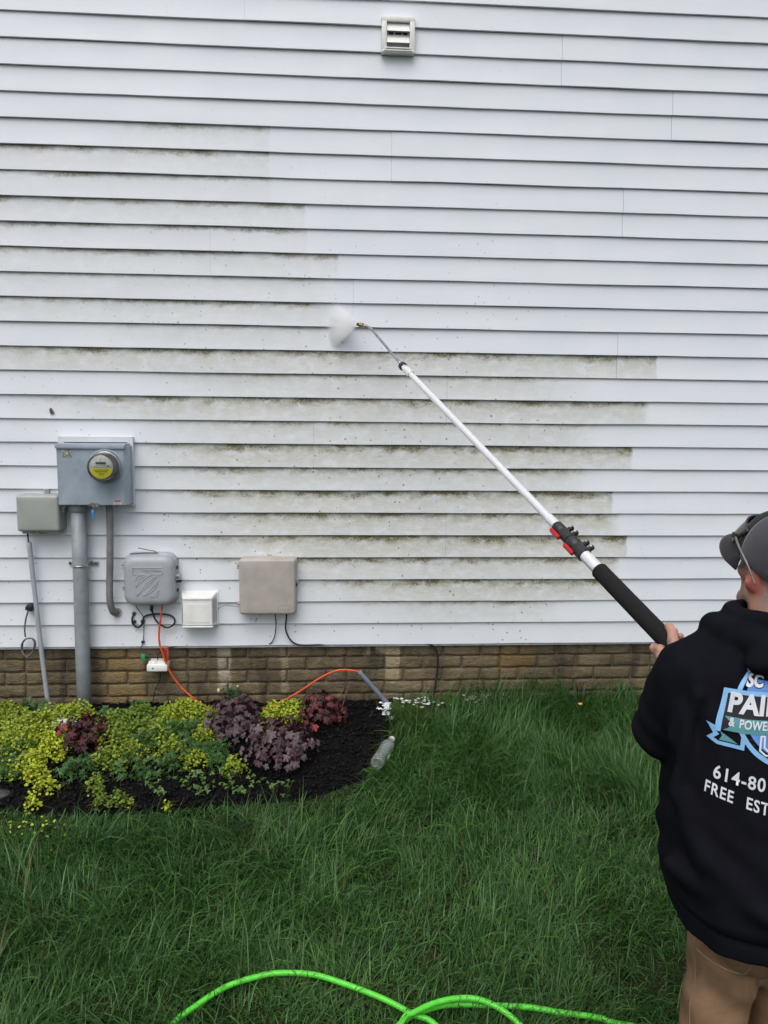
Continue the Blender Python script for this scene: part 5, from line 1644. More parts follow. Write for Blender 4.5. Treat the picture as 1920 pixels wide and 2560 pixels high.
# the pole's line, in the person's frame
POLE_A = np.array([0.899, -1.947, 0.947]) - PO       # where the left hand grips
POLE_B = np.array([0.323, -0.403, 1.724]) - PO       # far end of the main tube
PU = (POLE_B - POLE_A) / np.linalg.norm(POLE_B - POLE_A)
PLt = np.array([-1.0, 0, 0]) - PU * (-PU[0]); PLt /= np.linalg.norm(PLt)
PT = np.cross(PU, PLt); PT = PT if PT[2] > 0 else -PT
GRIP_R = 0.0255

HEAD_C = np.array([0.022, 0.046, 1.682])
_yaw, _pit = math.radians(11), math.radians(9)
HM = np.array((Matrix.Rotation(_yaw, 3, 'Z') @ Matrix.Rotation(_pit, 3, 'X')))     # head frame -> person frame
def to_head(P): return (P - HEAD_C) @ HM
HS = 0.95

def head_sdf(P):
    q = to_head(P) / HS
    m = np.abs(q); m = np.stack([m[:, 0], q[:, 1], q[:, 2]], 1)      # mirrored halves
    d = ell(q, (0, -0.014, 0.034), (0.077, 0.097, 0.090))
    d = smin(d, ell(q, (0, 0.026, -0.040), (0.054, 0.064, 0.082)), 0.022)
    d = smin(d, cone(m, (0.047, 0.0, -0.060), (0.016, 0.072, -0.103), 0.016, 0.018), 0.022)
    d = smin(d, ell(q, (0, 0.080, -0.106), (0.020, 0.018, 0.018)), 0.02)
    d = smin(d, ell(m, (0.043, 0.052, -0.022), (0.020, 0.024, 0.018)), 0.018)
    d = smin(d, cone(m, (0.012, 0.088, 0.022), (0.052, 0.062, 0.024), 0.012, 0.012), 0.014)
    d = smax(d, -ell(m, (0.032, 0.100, 0.004), (0.017, 0.016, 0.012)), 0.010)
    d = smin(d, ell(m, (0.032, 0.078, 0.003), (0.0125, 0.0125, 0.0125)), 0.002)
    d = smin(d, cone(q, (0, 0.090, 0.012), (0, 0.112, -0.030), 0.008, 0.012), 0.010)
    d = smin(d, ell(m, (0.012, 0.098, -0.036), (0.009, 0.010, 0.008)), 0.008)
    d = smin(d, cone(m, (0.0, 0.093, -0.062), (0.022, 0.084, -0.064), 0.006, 0.004), 0.006)
    d = smin(d, cone(m, (0.0, 0.091, -0.073), (0.018, 0.084, -0.071), 0.007, 0.004), 0.006)
    ear = ell(m, (0.084, -0.018, -0.006), (0.010, 0.021, 0.034), np.array(Matrix.Rotation(math.radians(-22), 3, 'Z')))
    ear = smax(ear, -ell(m, (0.094, -0.010, -0.002), (0.008, 0.012, 0.022)), 0.006)
    ear = smin(ear, ell(m, (0.080, -0.004, -0.034), (0.007, 0.010, 0.011)), 0.006)
    d = smin(d, ear, 0.006)
    return d * HS
NECK_A = np.array([0.015, 0.012, 1.60]); NECK_B = np.array([0.0, -0.01, 1.47])
def neck_sdf(P):
    return cone(P, NECK_A + np.array([-0.005, 0.01, 0.03]), NECK_B, 0.058, 0.066)

L_SH, L_EL, L_WR = np.array([-0.174, 0.005, 1.443]), np.array([-0.202, 0.075, 1.292]), None
R_SH, R_EL = np.array([0.150, 0.005, 1.443]), np.array([0.275, 0.10, 1.26])
HAND_C = POLE_A - PU * 0.044
L_WR = HAND_C - PU * 0.066 + PLt * 0.042 - PT * 0.026
POLE_END = POLE_A - PU * 0.20
RG = POLE_A - PU * 0.165
R_WR = RG - PLt * 0.075 - PU * 0.01 - PT * 0.015

def hand_sdf(P, C, side, wrist):
    """a hand closed round the pole at C; side is the direction of the back of the hand"""
    u, l, t = PU, side, PT
    def A(s, ang, r):     # a point round the pole: ang from the hand's own side towards below
        a = math.radians(ang)
        return C + u * s + (l * math.cos(a) - t * math.sin(a)) * r
    R = GRIP_R
    d = cone(P, wrist, A(-0.012, 8, R + 0.016), 0.029, 0.023)
    d = smin(d, cone(P, A(-0.030, 35, R + 0.013), A(0.028, 25, R + 0.013), 0.0155, 0.0145), 0.016)
    d = smin(d, cone(P, wrist, A(0.018, 0, R + 0.014), 0.022, 0.015), 0.014)
    d = smin(d, cone(P, wrist, A(-0.028, 45, R + 0.012), 0.022, 0.014), 0.014)
    f = None
    for k, (s, r, reach) in enumerate(((0.040, 0.0108, 205), (0.016, 0.0114, 215), (-0.008, 0.0108, 210), (-0.031, 0.0096, 195))):
        angs = (22, 75, 135, reach)
        rad = (R + 0.014, R + 0.0125, R + 0.0095, R + 0.0085)
        pts = [A(s + 0.004 * q, a, rr) for q, (a, rr) in enumerate(zip(angs, rad))]
        e = None
        for q in range(3):
            # subdivide each bone so that it follows the pole
            c_ = cone(P, pts[q], pts[q + 1], r * (1.08 - 0.09 * q), r * (1.0 - 0.09 * q))
            e = c_ if e is None else smin(e, c_, 0.004)
        e = smin(e, ell(P, pts[0], (r * 1.18,) * 3), 0.005)
        f = e if f is None else smin(f, e, 0.0022)
    d = smin(d, f, 0.006)
    base = A(-0.034, -30, R + 0.010)
    j1 = A(0.006, -62, R + 0.011); j2 = A(0.034, -95, R + 0.0105); tip = A(0.058, -108, R + 0.009)
    th = cone(P, base, j1, 0.0185, 0.0145)
    th = smin(th, cone(P, j1, j2, 0.0142, 0.0132), 0.005)
    th = smin(th, cone(P, j2, tip, 0.0136, 0.0115), 0.004)
    d = smin(d, th, 0.008)
    return d

def body_mesh():
    def fa(P): return smin(head_sdf(P), neck_sdf(P), 0.022)
    parts = []
    parts.append(surface_nets(fa, HEAD_C - np.array([0.15, 0.16, 0.20]), HEAD_C + np.array([0.15, 0.16, 0.15]), 0.0034))
    for C, side, wr, el in ((HAND_C, PLt, L_WR, L_EL), (RG, -PLt, R_WR, R_EL)):
        elbow = wr + (el - wr) * 0.6
        def fh(P): return smin(hand_sdf(P, C, side, wr), cone(P, wr, elbow, 0.026, 0.036), 0.012)
        lo = np.minimum(np.minimum(C - 0.12, wr - 0.06), elbow - 0.05); hi = np.maximum(np.maximum(C + 0.12, wr + 0.06), elbow + 0.05)
        parts.append(surface_nets(fh, lo, hi, 0.0030))
    def ft(P):
        d = ell(P, (0, 0.0, 1.30), (0.165, 0.115, 0.24))
        d = smin(d, cone(P, L_SH, R_SH, 0.06, 0.06), 0.06)
        d = smin(d, ell(P, (0.0, -0.01, 1.02), (0.115, 0.10, 0.15)), 0.05)
        d = smin(d, cone(P, NECK_B, (0, 0, 1.40), 0.06, 0.06), 0.04)
        for s, sh, el, wr in ((-1, L_SH, L_EL, L_WR), (1, R_SH, R_EL, R_WR)):
            d = smin(d, cone(P, sh, el, 0.050, 0.042), 0.03)
            d = smin(d, cone(P, el, el + (wr - el) * 0.5, 0.042, 0.036), 0.02)
            d = smin(d, cone(P, (s * 0.070 + 0.004, 0, 0.86), (s * 0.090 + 0.004, 0.01, 0.48), 0.052, 0.045), 0.03)
            d = smin(d, cone(P, (s * 0.090 + 0.004, 0.0, 0.48), (s * 0.108, -0.02, 0.10), 0.045, 0.040), 0.02)
            d = smin(d, cone(P, (s * 0.115, -0.03, 0.05), (s * 0.135, 0.14, 0.04), 0.038, 0.028), 0.03)
        return d
    parts.append(surface_nets(ft, (-0.36, -0.25, 0.0), (0.38, 0.30, 1.62), 0.012))
    Vs, Fs, b = [], [], 0
    for V, F in parts:
        V = relax(V, F, 1, 0.4)
        Vs.append(V); Fs.append(F + b); b += len(V)
    V, F = np.concatenate(Vs), np.concatenate(Fs)
    # skin colour: redder ears and cheeks, grey cropped hair under the cap, ink on the left hand
    q = to_head(V) / HS
    col = np.tile([[0.42, 0.205, 0.145]], (len(V), 1))
    ishead = np.linalg.norm(V - HEAD_C, axis=1) < 0.20
    n1 = vnoise(V * 60, 71)[:, None] * 0.5 + 0.5; n2 = vnoise(V * 400, 72)[:, None] * 0.5 + 0.5
    col = col * (0.86 + 0.2 * n1)
    ear = (np.abs(q[:, 0]) > 0.073) & (np.abs(q[:, 1] + 0.015) < 0.035) & (np.abs(q[:, 2] + 0.004) < 0.045) & ishead
    col[ear] = np.array([0.46, 0.135, 0.10]) * (0.8 + 0.4 * n1[ear])
    def sm(v, a, b): return np.clip((v - a) / (b - a), 0, 1)
    hair = sm(q[:, 2], -0.02, 0.006) * sm(q[:, 1], 0.038, 0.018) * (1 - ear) * ishead
    hair = np.maximum(hair, sm(q[:, 1], -0.035, -0.06) * sm(q[:, 2], -0.09, -0.05) * ishead)
    side = sm(q[:, 1], 0.016, 0.006) * sm(q[:, 2], -0.036, -0.012) * (1 - ear) * ishead * sm(np.abs(q[:, 0]), 0.05, 0.06)
    hair = np.clip(np.maximum(hair, side * 0.6), 0, 1)[:, None] * (0.55 + 0.6 * n2)
    hair = np.clip(hair, 0, 1)
    col = col * (1 - hair) + np.array([0.17, 0.155, 0.145]) * hair
    beard = (sm(q[:, 2], -0.055, -0.075) * sm(q[:, 1], 0.0, 0.03) * ishead)[:, None] * 0.4 * n2
    col = col * (1 - beard) + np.array([0.15, 0.12, 0.11]) * beard
    eye = (np.linalg.norm(np.stack([np.abs(q[:, 0]) - 0.032, q[:, 1] - 0.078, q[:, 2] - 0.003], 1), axis=1) < 0.0135) & ishead
    col[eye] = (0.6, 0.58, 0.55)
    pup = (np.linalg.norm(np.stack([np.abs(q[:, 0]) - 0.032, q[:, 1] - 0.0905, q[:, 2] - 0.003], 1), axis=1) < 0.0055) & ishead
    col[pup] = (0.05, 0.03, 0.02)
    lips = (np.abs(q[:, 0]) < 0.024) & (np.abs(q[:, 2] + 0.067) < 0.010) & (q[:, 1] > 0.082) & ishead
    col[lips] = (0.36, 0.12, 0.10)
    d = V - HAND_C
    onhand = np.linalg.norm(d, axis=1) < 0.11
    back = sm(d @ PLt, 0.016, 0.030) * onhand
    ink = np.clip(1 - np.abs(vnoise(V * np.array([55, 55, 55]), 77)) * 5.5, 0, 1) + np.clip(vnoise(V * 45, 78) * 3 - 1.0, 0, 1)
    ink = (np.clip(ink, 0, 1) * back * 0.75)[:, None]
    hand_c = np.array([0.50, 0.27, 0.20])
    w = (onhand * 0.8)[:, None]
    col = col * (1 - w) + hand_c * (0.9 + 0.15 * n1) * w
    col = col * (1 - ink) + np.array([0.07, 0.085, 0.085]) * ink
    m, g = new_mat('skin')
    p = g.obj()
    g.bsdf(g.attr('col').outputs['Color'], 0.48, 0, g.bump(g.noise(p, 260.0, 4.0), 0.25, 0.002), 0.4, Subsurface_Weight=0.12, Subsurface_Radius=(0.008, 0.003, 0.0015))
    return from_np('body', V, [F], m, PERSON, True, {'col': col})
body_mesh()

def cloth_mat(name, color, rough=0.85, weave=420.0, var=0.25, fuzz=0.3, spec=0.2):
    m, g = new_mat(name)
    p = g.obj()
    n1 = g.noise(p, 7.0, 5.0, 0.6)
    n2 = g.noise(p, weave, 3.0, 0.6)
    c = g.mix(g.step(n1, 0.3, 0.7), tuple(q * (1 - var) for q in color), tuple(q * (1 + var) for q in color))
    c = g.mix(g.m('MULTIPLY', g.step(n2, 0.4, 0.7), 0.3), c, tuple(q * 1.6 for q in color))
    x = g.bsdf(c, rough, 0, g.bump(n2, 0.35, 0.002), spec, Sheen_Weight=fuzz)
    return m
M_HOODIE = cloth_mat('black_fleece', (0.0062, 0.0066, 0.0095), 0.95, 500.0, 0.2, 0.0, 0.05)

def torso_sdf(P):
    zs = np.array([0.84, 0.90, 0.935, 0.965, 1.06, 1.20, 1.30, 1.40, 1.47, 1.53, 1.58])
    a_ = np.interp(P[:, 2], zs, [0.188, 0.190, 0.195, 0.206, 0.212, 0.198, 0.198, 0.206, 0.190, 0.140, 0.105])
    b_ = np.interp(P[:, 2], zs, [0.178, 0.180, 0.184, 0.196, 0.198, 0.186, 0.174, 0.162, 0.148, 0.118, 0.090])
    cy = np.interp(P[:, 2], zs, [-0.040, -0.038, -0.036, -0.036, -0.030, -0.018, -0.010, -0.004, -0.004, 0.0, 0.008])
    e = 2.35
    cx = np.interp(P[:, 2], zs, [-0.016, -0.016, -0.018, -0.02, -0.022, -0.026, -0.03, -0.028, -0.02, -0.008, 0])
    k = (np.abs((P[:, 0] - cx) / a_) ** e + np.abs((P[:, 1] - cy) / b_) ** e) ** (1 / e)
    d = (k - 1) * np.minimum(a_, b_) * 0.92
    d = smax(d, 0.905 + 0.17 * (P[:, 1] + 0.04) - P[:, 2], 0.012)
    return smax(d, P[:, 2] - 1.60, 0.02)
def hoodie_sdf(P):
    d = torso_sdf(P)
    for s, sh, el, wr in ((-1, L_SH, L_EL, L_WR), (1, R_SH, R_EL, R_WR)):
        # yoke and sleeve
        d = smin(d, cone(P, sh + np.array([s * 0.005, 0, 0.004]), (s * 0.05, 0.0, 1.500), 0.080, 0.072), 0.04)
        cuff = wr + (el - wr) * 0.16
        arm = cone(P, sh, el, 0.080, 0.067)
        mid = (sh + el) / 2 + np.array([s * 0.002, -0.012, 0])
        arm = smin(arm, ell(P, mid, (0.070, 0.080, 0.11)), 0.03)
        fore = cone(P, el, cuff, 0.066, 0.050)
        fore = smin(fore, cone(P, cuff + (el - cuff) * 0.16, cuff, 0.054, 0.040), 0.012)
        arm = smin(arm, fore, 0.025)
        # bunching at the inside of the elbow
        ax = (el - sh) / np.linalg.norm(el - sh)
        tt = (P - sh) @ ax
        arm = arm + 0.0035 * np.sin(tt * 95 + 6 * (P[:, 0] + P[:, 1])) * np.exp(-((tt - 0.16) / 0.08) ** 2)
        d = smin(d, arm, 0.012)
    # the hood lying on the back and rolled round the neck
    ring = [(-0.085, 0.085, 1.532), (-0.118, 0.04, 1.548), (-0.120, -0.025, 1.552), (-0.092, -0.082, 1.548), (-0.038, -0.112, 1.542), (0.038, -0.112, 1.542), (0.092, -0.082, 1.548), (0.120, -0.025, 1.552), (0.118, 0.04, 1.548), (0.085, 0.085, 1.532), (0.0, 0.12, 1.505)]
    h = None
    for a, b in zip(ring[:-1], ring[1:]):
        c = cone(P, a, b, 0.030, 0.030)
        h = c if h is None else smin(h, c, 0.010)
    bag = ell(P, (0, -0.128, 1.522), (0.130, 0.050, 0.056))
    bag = bag + 0.006 * np.sin(P[:, 2] * 90 + 5 * np.abs(P[:, 0]) * 10)
    h = smin(h, bag, 0.009)
    inner = [(-0.068, 0.06, 1.568), (-0.078, 0.0, 1.582), (-0.055, -0.055, 1.588), (0.0, -0.075, 1.586), (0.055, -0.055, 1.588), (0.078, 0.0, 1.582), (0.068, 0.06, 1.568)]
    for a, b in zip(inner[:-1], inner[1:]):
        h = smin(h, cone(P, a, b, 0.017, 0.017), 0.008)
    d = smin(d, h, 0.007)
    # pulled folds: from the arm across the back, and slack above the ribbed hem
    for a, b, r in (((-0.205, -0.075, 1.47), (-0.245, -0.06, 1.33), 0.016), ((-0.222, -0.10, 1.44), (-0.248, -0.08, 1.22), 0.016), ((-0.235, -0.09, 1.20), (-0.185, -0.165, 1.05), 0.018),
                    ((-0.245, -0.09, 1.05), (-0.10, -0.215, 1.015), 0.020), ((-0.20, -0.15, 1.10), (0.0, -0.222, 1.045), 0.018), ((0.0, -0.225, 1.02), (0.2, -0.15, 1.05), 0.02), ((0.165, -0.10, 1.44), (0.19, -0.08, 1.22), 0.016)):
        d = smin(d, cone(P, a, b, r * 0.6, r * 0.7), 0.035)
    w = P * np.array([9, 9, 5.0])
    d = d + 0.0062 * vnoise(w, 81) + 0.0036 * vnoise(P * np.array([24, 24, 9.0]), 82)
    # drag lines from the armpit and slack rolls above the hem
    ph = P[:, 2] * 62 + P[:, 0] * 60 + 2.5 * vnoise(P * 8, 84)
    d = d + 0.0042 * np.sin(ph) * np.exp(-((P[:, 2] - 1.07) / 0.09) ** 2) * np.clip(-P[:, 0] * 6 + 0.4, 0, 1)
    d = d + 0.0036 * np.sin(P[:, 0] * 95 + P[:, 2] * 30 + 2 * vnoise(P * 9, 85)) * np.exp(-((P[:, 2] - 1.40) / 0.10) ** 2 - ((P[:, 0] + 0.225) / 0.05) ** 2)
    # ribbed waistband: a groove above it
    band = np.abs(P[:, 2] - 0.965 - 0.17 * (P[:, 1] + 0.04) - 0.004 * np.sin(P[:, 0] * 18))
    d = d + 0.007 * np.exp(-(band / 0.006) ** 2)
    # leave the neck opening
    d = smax(d, -cone(P, (0, 0.015, 1.50), (-0.008, 0.02, 1.70), 0.056, 0.066), 0.008)
    return d
def hoodie():
    V, F = surface_nets(hoodie_sdf, (-0.36, -0.30, 0.83), (0.40, 0.40, 1.66), 0.0068)
    V = relax(V, F, 2, 0.4)
    o = from_np('hoodie', V, [F], M_HOODIE, PERSON, True)
    tag(o, 'black hoodie with a blue and teal painting-company print on the back')
    bv = BVHTree.FromPolygons([tuple(v) for v in V], [tuple(f) for f in F])
    return o, bv
HOODIE, HOODIE_BVH = hoodie()

def trousers():
    def fn(P):
        d = None
        for s in (-1, 1):
            leg = cone(P, (s * 0.072 + 0.010, -0.015, 0.86), (s * 0.090 + 0.004, 0.0, 0.46), 0.078, 0.072)
            leg = smin(leg, cone(P, (s * 0.090 + 0.004, 0.0, 0.46), (s * 0.110, -0.025, 0.06), 0.072, 0.078), 0.03)
            butt = ell(P, (s * 0.066 + 0.010, -0.080, 0.895), (0.080, 0.088, 0.115))
            leg = smin(leg, butt, 0.03)
            d = leg if d is None else smin(d, leg, 0.03)
        d = smin(d, ell(P, (-0.012, -0.02, 0.97), (0.155, 0.145, 0.14)), 0.03)
        d = smax(d, P[:, 2] - 1.06, 0.01)
        d = smax(d, 0.035 - P[:, 2], 0.008)
        # creases under the seat and down the leg
        ph = P[:, 2] * 60 - 26 * np.abs(P[:, 0]) + 3 * vnoise(P * 7, 91)
        d = d + 0.0060 * np.sin(ph) * np.exp(-((P[:, 2] - 0.77) / 0.10) ** 2)
        d = d + 0.0065 * vnoise(P * np.array([9, 9, 6]), 92) + 0.0042 * vnoise(P * np.array([20, 20, 26]), 93)
        ph2 = P[:, 2] * 48 + 70 * P[:, 0] + 2.2 * vnoise(P * 10, 95)
        d = d + 0.0045 * np.sin(ph2) * np.exp(-((P[:, 2] - 0.80) / 0.09) ** 2) * np.clip(-P[:, 0] * 12, 0, 1)
        d = d + 0.005 * np.sin(P[:, 2] * 70 + 4 * vnoise(P * 6, 94)) * np.exp(-((P[:, 2] - 0.16) / 0.10) ** 2)
        return d
    V, F = surface_nets(fn, (-0.28, -0.26, 0.0), (0.28, 0.22, 1.08), 0.0082)
    V = relax(V, F, 1, 0.4)
    m, g = new_mat('tan_canvas')
    p = g.obj()
    n1 = g.noise(p, 9.0, 6.0, 0.62, 0.4); n2 = g.noise(p, 480.0, 2.0)
    c = g.mix(g.step(n1, 0.3, 0.72), (0.150, 0.086, 0.048), (0.265, 0.165, 0.098))
    c = g.mix(g.m('MULTIPLY', g.step(g.noise(p, 22.0, 4.0, 0.7), 0.55, 0.72), 0.45), c, (0.22, 0.15, 0.10))
    vo = g.voro(p, 24.0)
    paint = g.m('MULTIPLY', g.step(g.m('ADD', vo.outputs['Distance'], g.m('MULTIPLY', g.noise(p, 160.0), 0.10)), 0.17, 0.13), g.m('GREATER_THAN', g.sep(vo.outputs['Color'])[1], 0.90))
    c = g.mix(g.m('MULTIPLY', paint, 0.8), c, (0.5, 0.46, 0.42))
    g.bsdf(c, 0.85, 0, g.bump(g.m('ADD', n2, g.m('MULTIPLY', n1, 1.5)), 0.4, 0.002), 0.2)
    o = from_np('trousers', V, [F], m, PERSON, True)
    tag(o, 'tan canvas work trousers with white paint specks')
    bv = BVHTree.FromPolygons([tuple(v) for v in V], [tuple(f) for f in F])
    # left back pocket as a stitched-on patch, and seams
    def on(x, z, off=0.003):
        hit = bv.ray_cast(Vector((x, -1.0, z)), Vector((0, 1, 0)))
        return (hit[0] + hit[1] * off) if hit[0] is not None else Vector((x, -0.1, z))
    def rad(phi, z, off):
        d = Vector((-math.sin(phi), -math.cos(phi), 0))
        o_ = Vector((-0.060, -0.030, z))
        hit = bv.ray_cast(o_ + d * 0.5, -d)
        return (hit[0] + d * off) if hit[0] is not None else o_ + d * 0.1
    n = 11
    f0, f1 = math.radians(12), math.radians(88)
    Vp, Fp = [], []
    for i in range(n):
        for j in range(n):
            u, v = i / (n - 1), j / (n - 1)
            Vp.append(rad(f0 + (f1 - f0) * u, 0.93 * (1 - v) + (0.797 + 0.012 * u) * v, 0.0020))
    for i in range(n - 1):
        for j in range(n - 1):
            Fp.append((i * n + j, i * n + j + 1, (i + 1) * n + j + 1, (i + 1) * n + j))
    pk = from_np('back_pocket', [tuple(v) for v in Vp], [np.array(Fp)], m, o, True)
    ms = plain('pocket_stitch', (0.25, 0.175, 0.11), 0.8)
    edge = [Vp[j] for j in range(n)] + [Vp[i * n + n - 1] for i in range(1, n)]
    tube('pocket_seam', [tuple(v) for v in edge], 0.0019, ms, o, 6, 1, False)
    tube('side_seam', [tuple(rad(math.radians(92), 0.93 - 0.75 * k / 14, 0.0004)) for k in range(15)], 0.0015, ms, o, 6, 2)
    # boots
    mb = plain('brown_boot', (0.05, 0.03, 0.018), 0.6, 0, 0.3, 30)
    for s in (-1, 1):
        def fb(P):
            d = cone(P, (s * 0.125, -0.045, 0.055), (s * 0.140, 0.15, 0.045), 0.050, 0.040)
            d = smin(d, cone(P, (s * 0.120, -0.04, 0.06), (s * 0.120, -0.03, 0.15), 0.048, 0.050), 0.03)
            return smax(d, 0.008 - P[:, 2], 0.006)
        V, F = surface_nets(fb, (s * 0.13 - 0.09, -0.13, -0.01), (s * 0.13 + 0.09, 0.23, 0.22), 0.008)
        from_np('boot', V, [F], mb, PERSON, True)
trousers()

# ---- print on the back: laid out as (angle round the body, height) and wrapped on to the cloth
def wrap(s, z, off=0.0022):
    """s metres round the back (0 at the spine, negative to the person's left), z height"""
    th = s / 0.19
    d = Vector((math.sin(th), -math.cos(th), 0))
    o = Vector((0, -0.01, z))
    hit = HOODIE_BVH.ray_cast(o + d * 0.6, -d)
    if hit[0] is None: return o + d * 0.2
    return hit[0] + d * off
def wrapped_poly(name, faces, off, mat, parent):
    """faces: list of triangles in (s,z)"""
    bm = bmesh.new()
    for f in faces:
        try: bm.faces.new([bm.verts.new((p[0], p[1], 0)) for p in f])
        except ValueError: pass
    bmesh.ops.remove_doubles(bm, verts=bm.verts, dist=1e-5)
    for _ in range(3):
        es = [e for e in bm.edges if e.calc_length() > 0.012]
        if not es: break
        bmesh.ops.subdivide_edges(bm, edges=es, cuts=1)
        bmesh.ops.triangulate(bm, faces=bm.faces)
    for v in bm.verts:
        v.co = wrap(v.co.x, v.co.y, off)
    for f in bm.faces: f.smooth = True
    me = bpy.data.meshes.new(name); bm.to_mesh(me); bm.free()
    me.materials.append(mat)
    return link(bpy.data.objects.new(name, me), parent)
def tri_poly(pts):
    """ear-clip a simple polygon by Blender"""
    from mathutils.geometry import tessellate_polygon
    V = [Vector((p[0], p[1], 0)) for p in pts]
    return [[pts[i] for i in t] for t in tessellate_polygon([V])]
def stroke(pts, w, closed=False):
    out = []
    n = len(pts)
    rng_ = range(n if closed else n - 1)
    L = []
    for i in range(n):
        a = Vector(pts[(i - 1) % n]) if (closed or i > 0) else Vector(pts[i]); b = Vector(pts[(i + 1) % n]) if (closed or i < n - 1) else Vector(pts[i])
        p = Vector(pts[i])
        d1 = (p - a).normalized() if (p - a).length > 1e-9 else (b - p).normalized()
        d2 = (b - p).normalized() if (b - p).length > 1e-9 else d1
        nn = Vector((-(d1.y + d2.y), d1.x + d2.x))
        nn = nn.normalized() if nn.length > 1e-6 else Vector((-d1.y, d1.x))
        k = 1.0 / max(0.5, nn.dot(Vector((-d1.y, d1.x))))
        L.append((p + nn * w / 2 * k, p - nn * w / 2 * k))
    for i in rng_:
        a, b = L[i], L[(i + 1) % n]
        out.append([tuple(a[0]), tuple(a[1]), tuple(b[1])]); out.append([tuple(a[0]), tuple(b[1]), tuple(b[0])])
    return out
def print_text(name, body, s, z, size, mat, parent, off, bold=0.0, spacing=1.0, sx=1.0, shear=0.0, slope=0.0):
    me = text_mesh(body, size, bold, 0.0, 'LEFT', spacing)
    faces = []
    for p in me.polygons:
        vs = [me.vertices[i].co for i in p.vertices]
        q = [(s + v.x * sx + shear * v.y, z + v.y + slope * v.x * sx) for v in vs]
        for k in range(1, len(q) - 1): faces.append([q[0], q[k], q[k + 1]])
    bpy.data.meshes.remove(me)
    return wrapped_poly(name, faces, off, mat, parent)

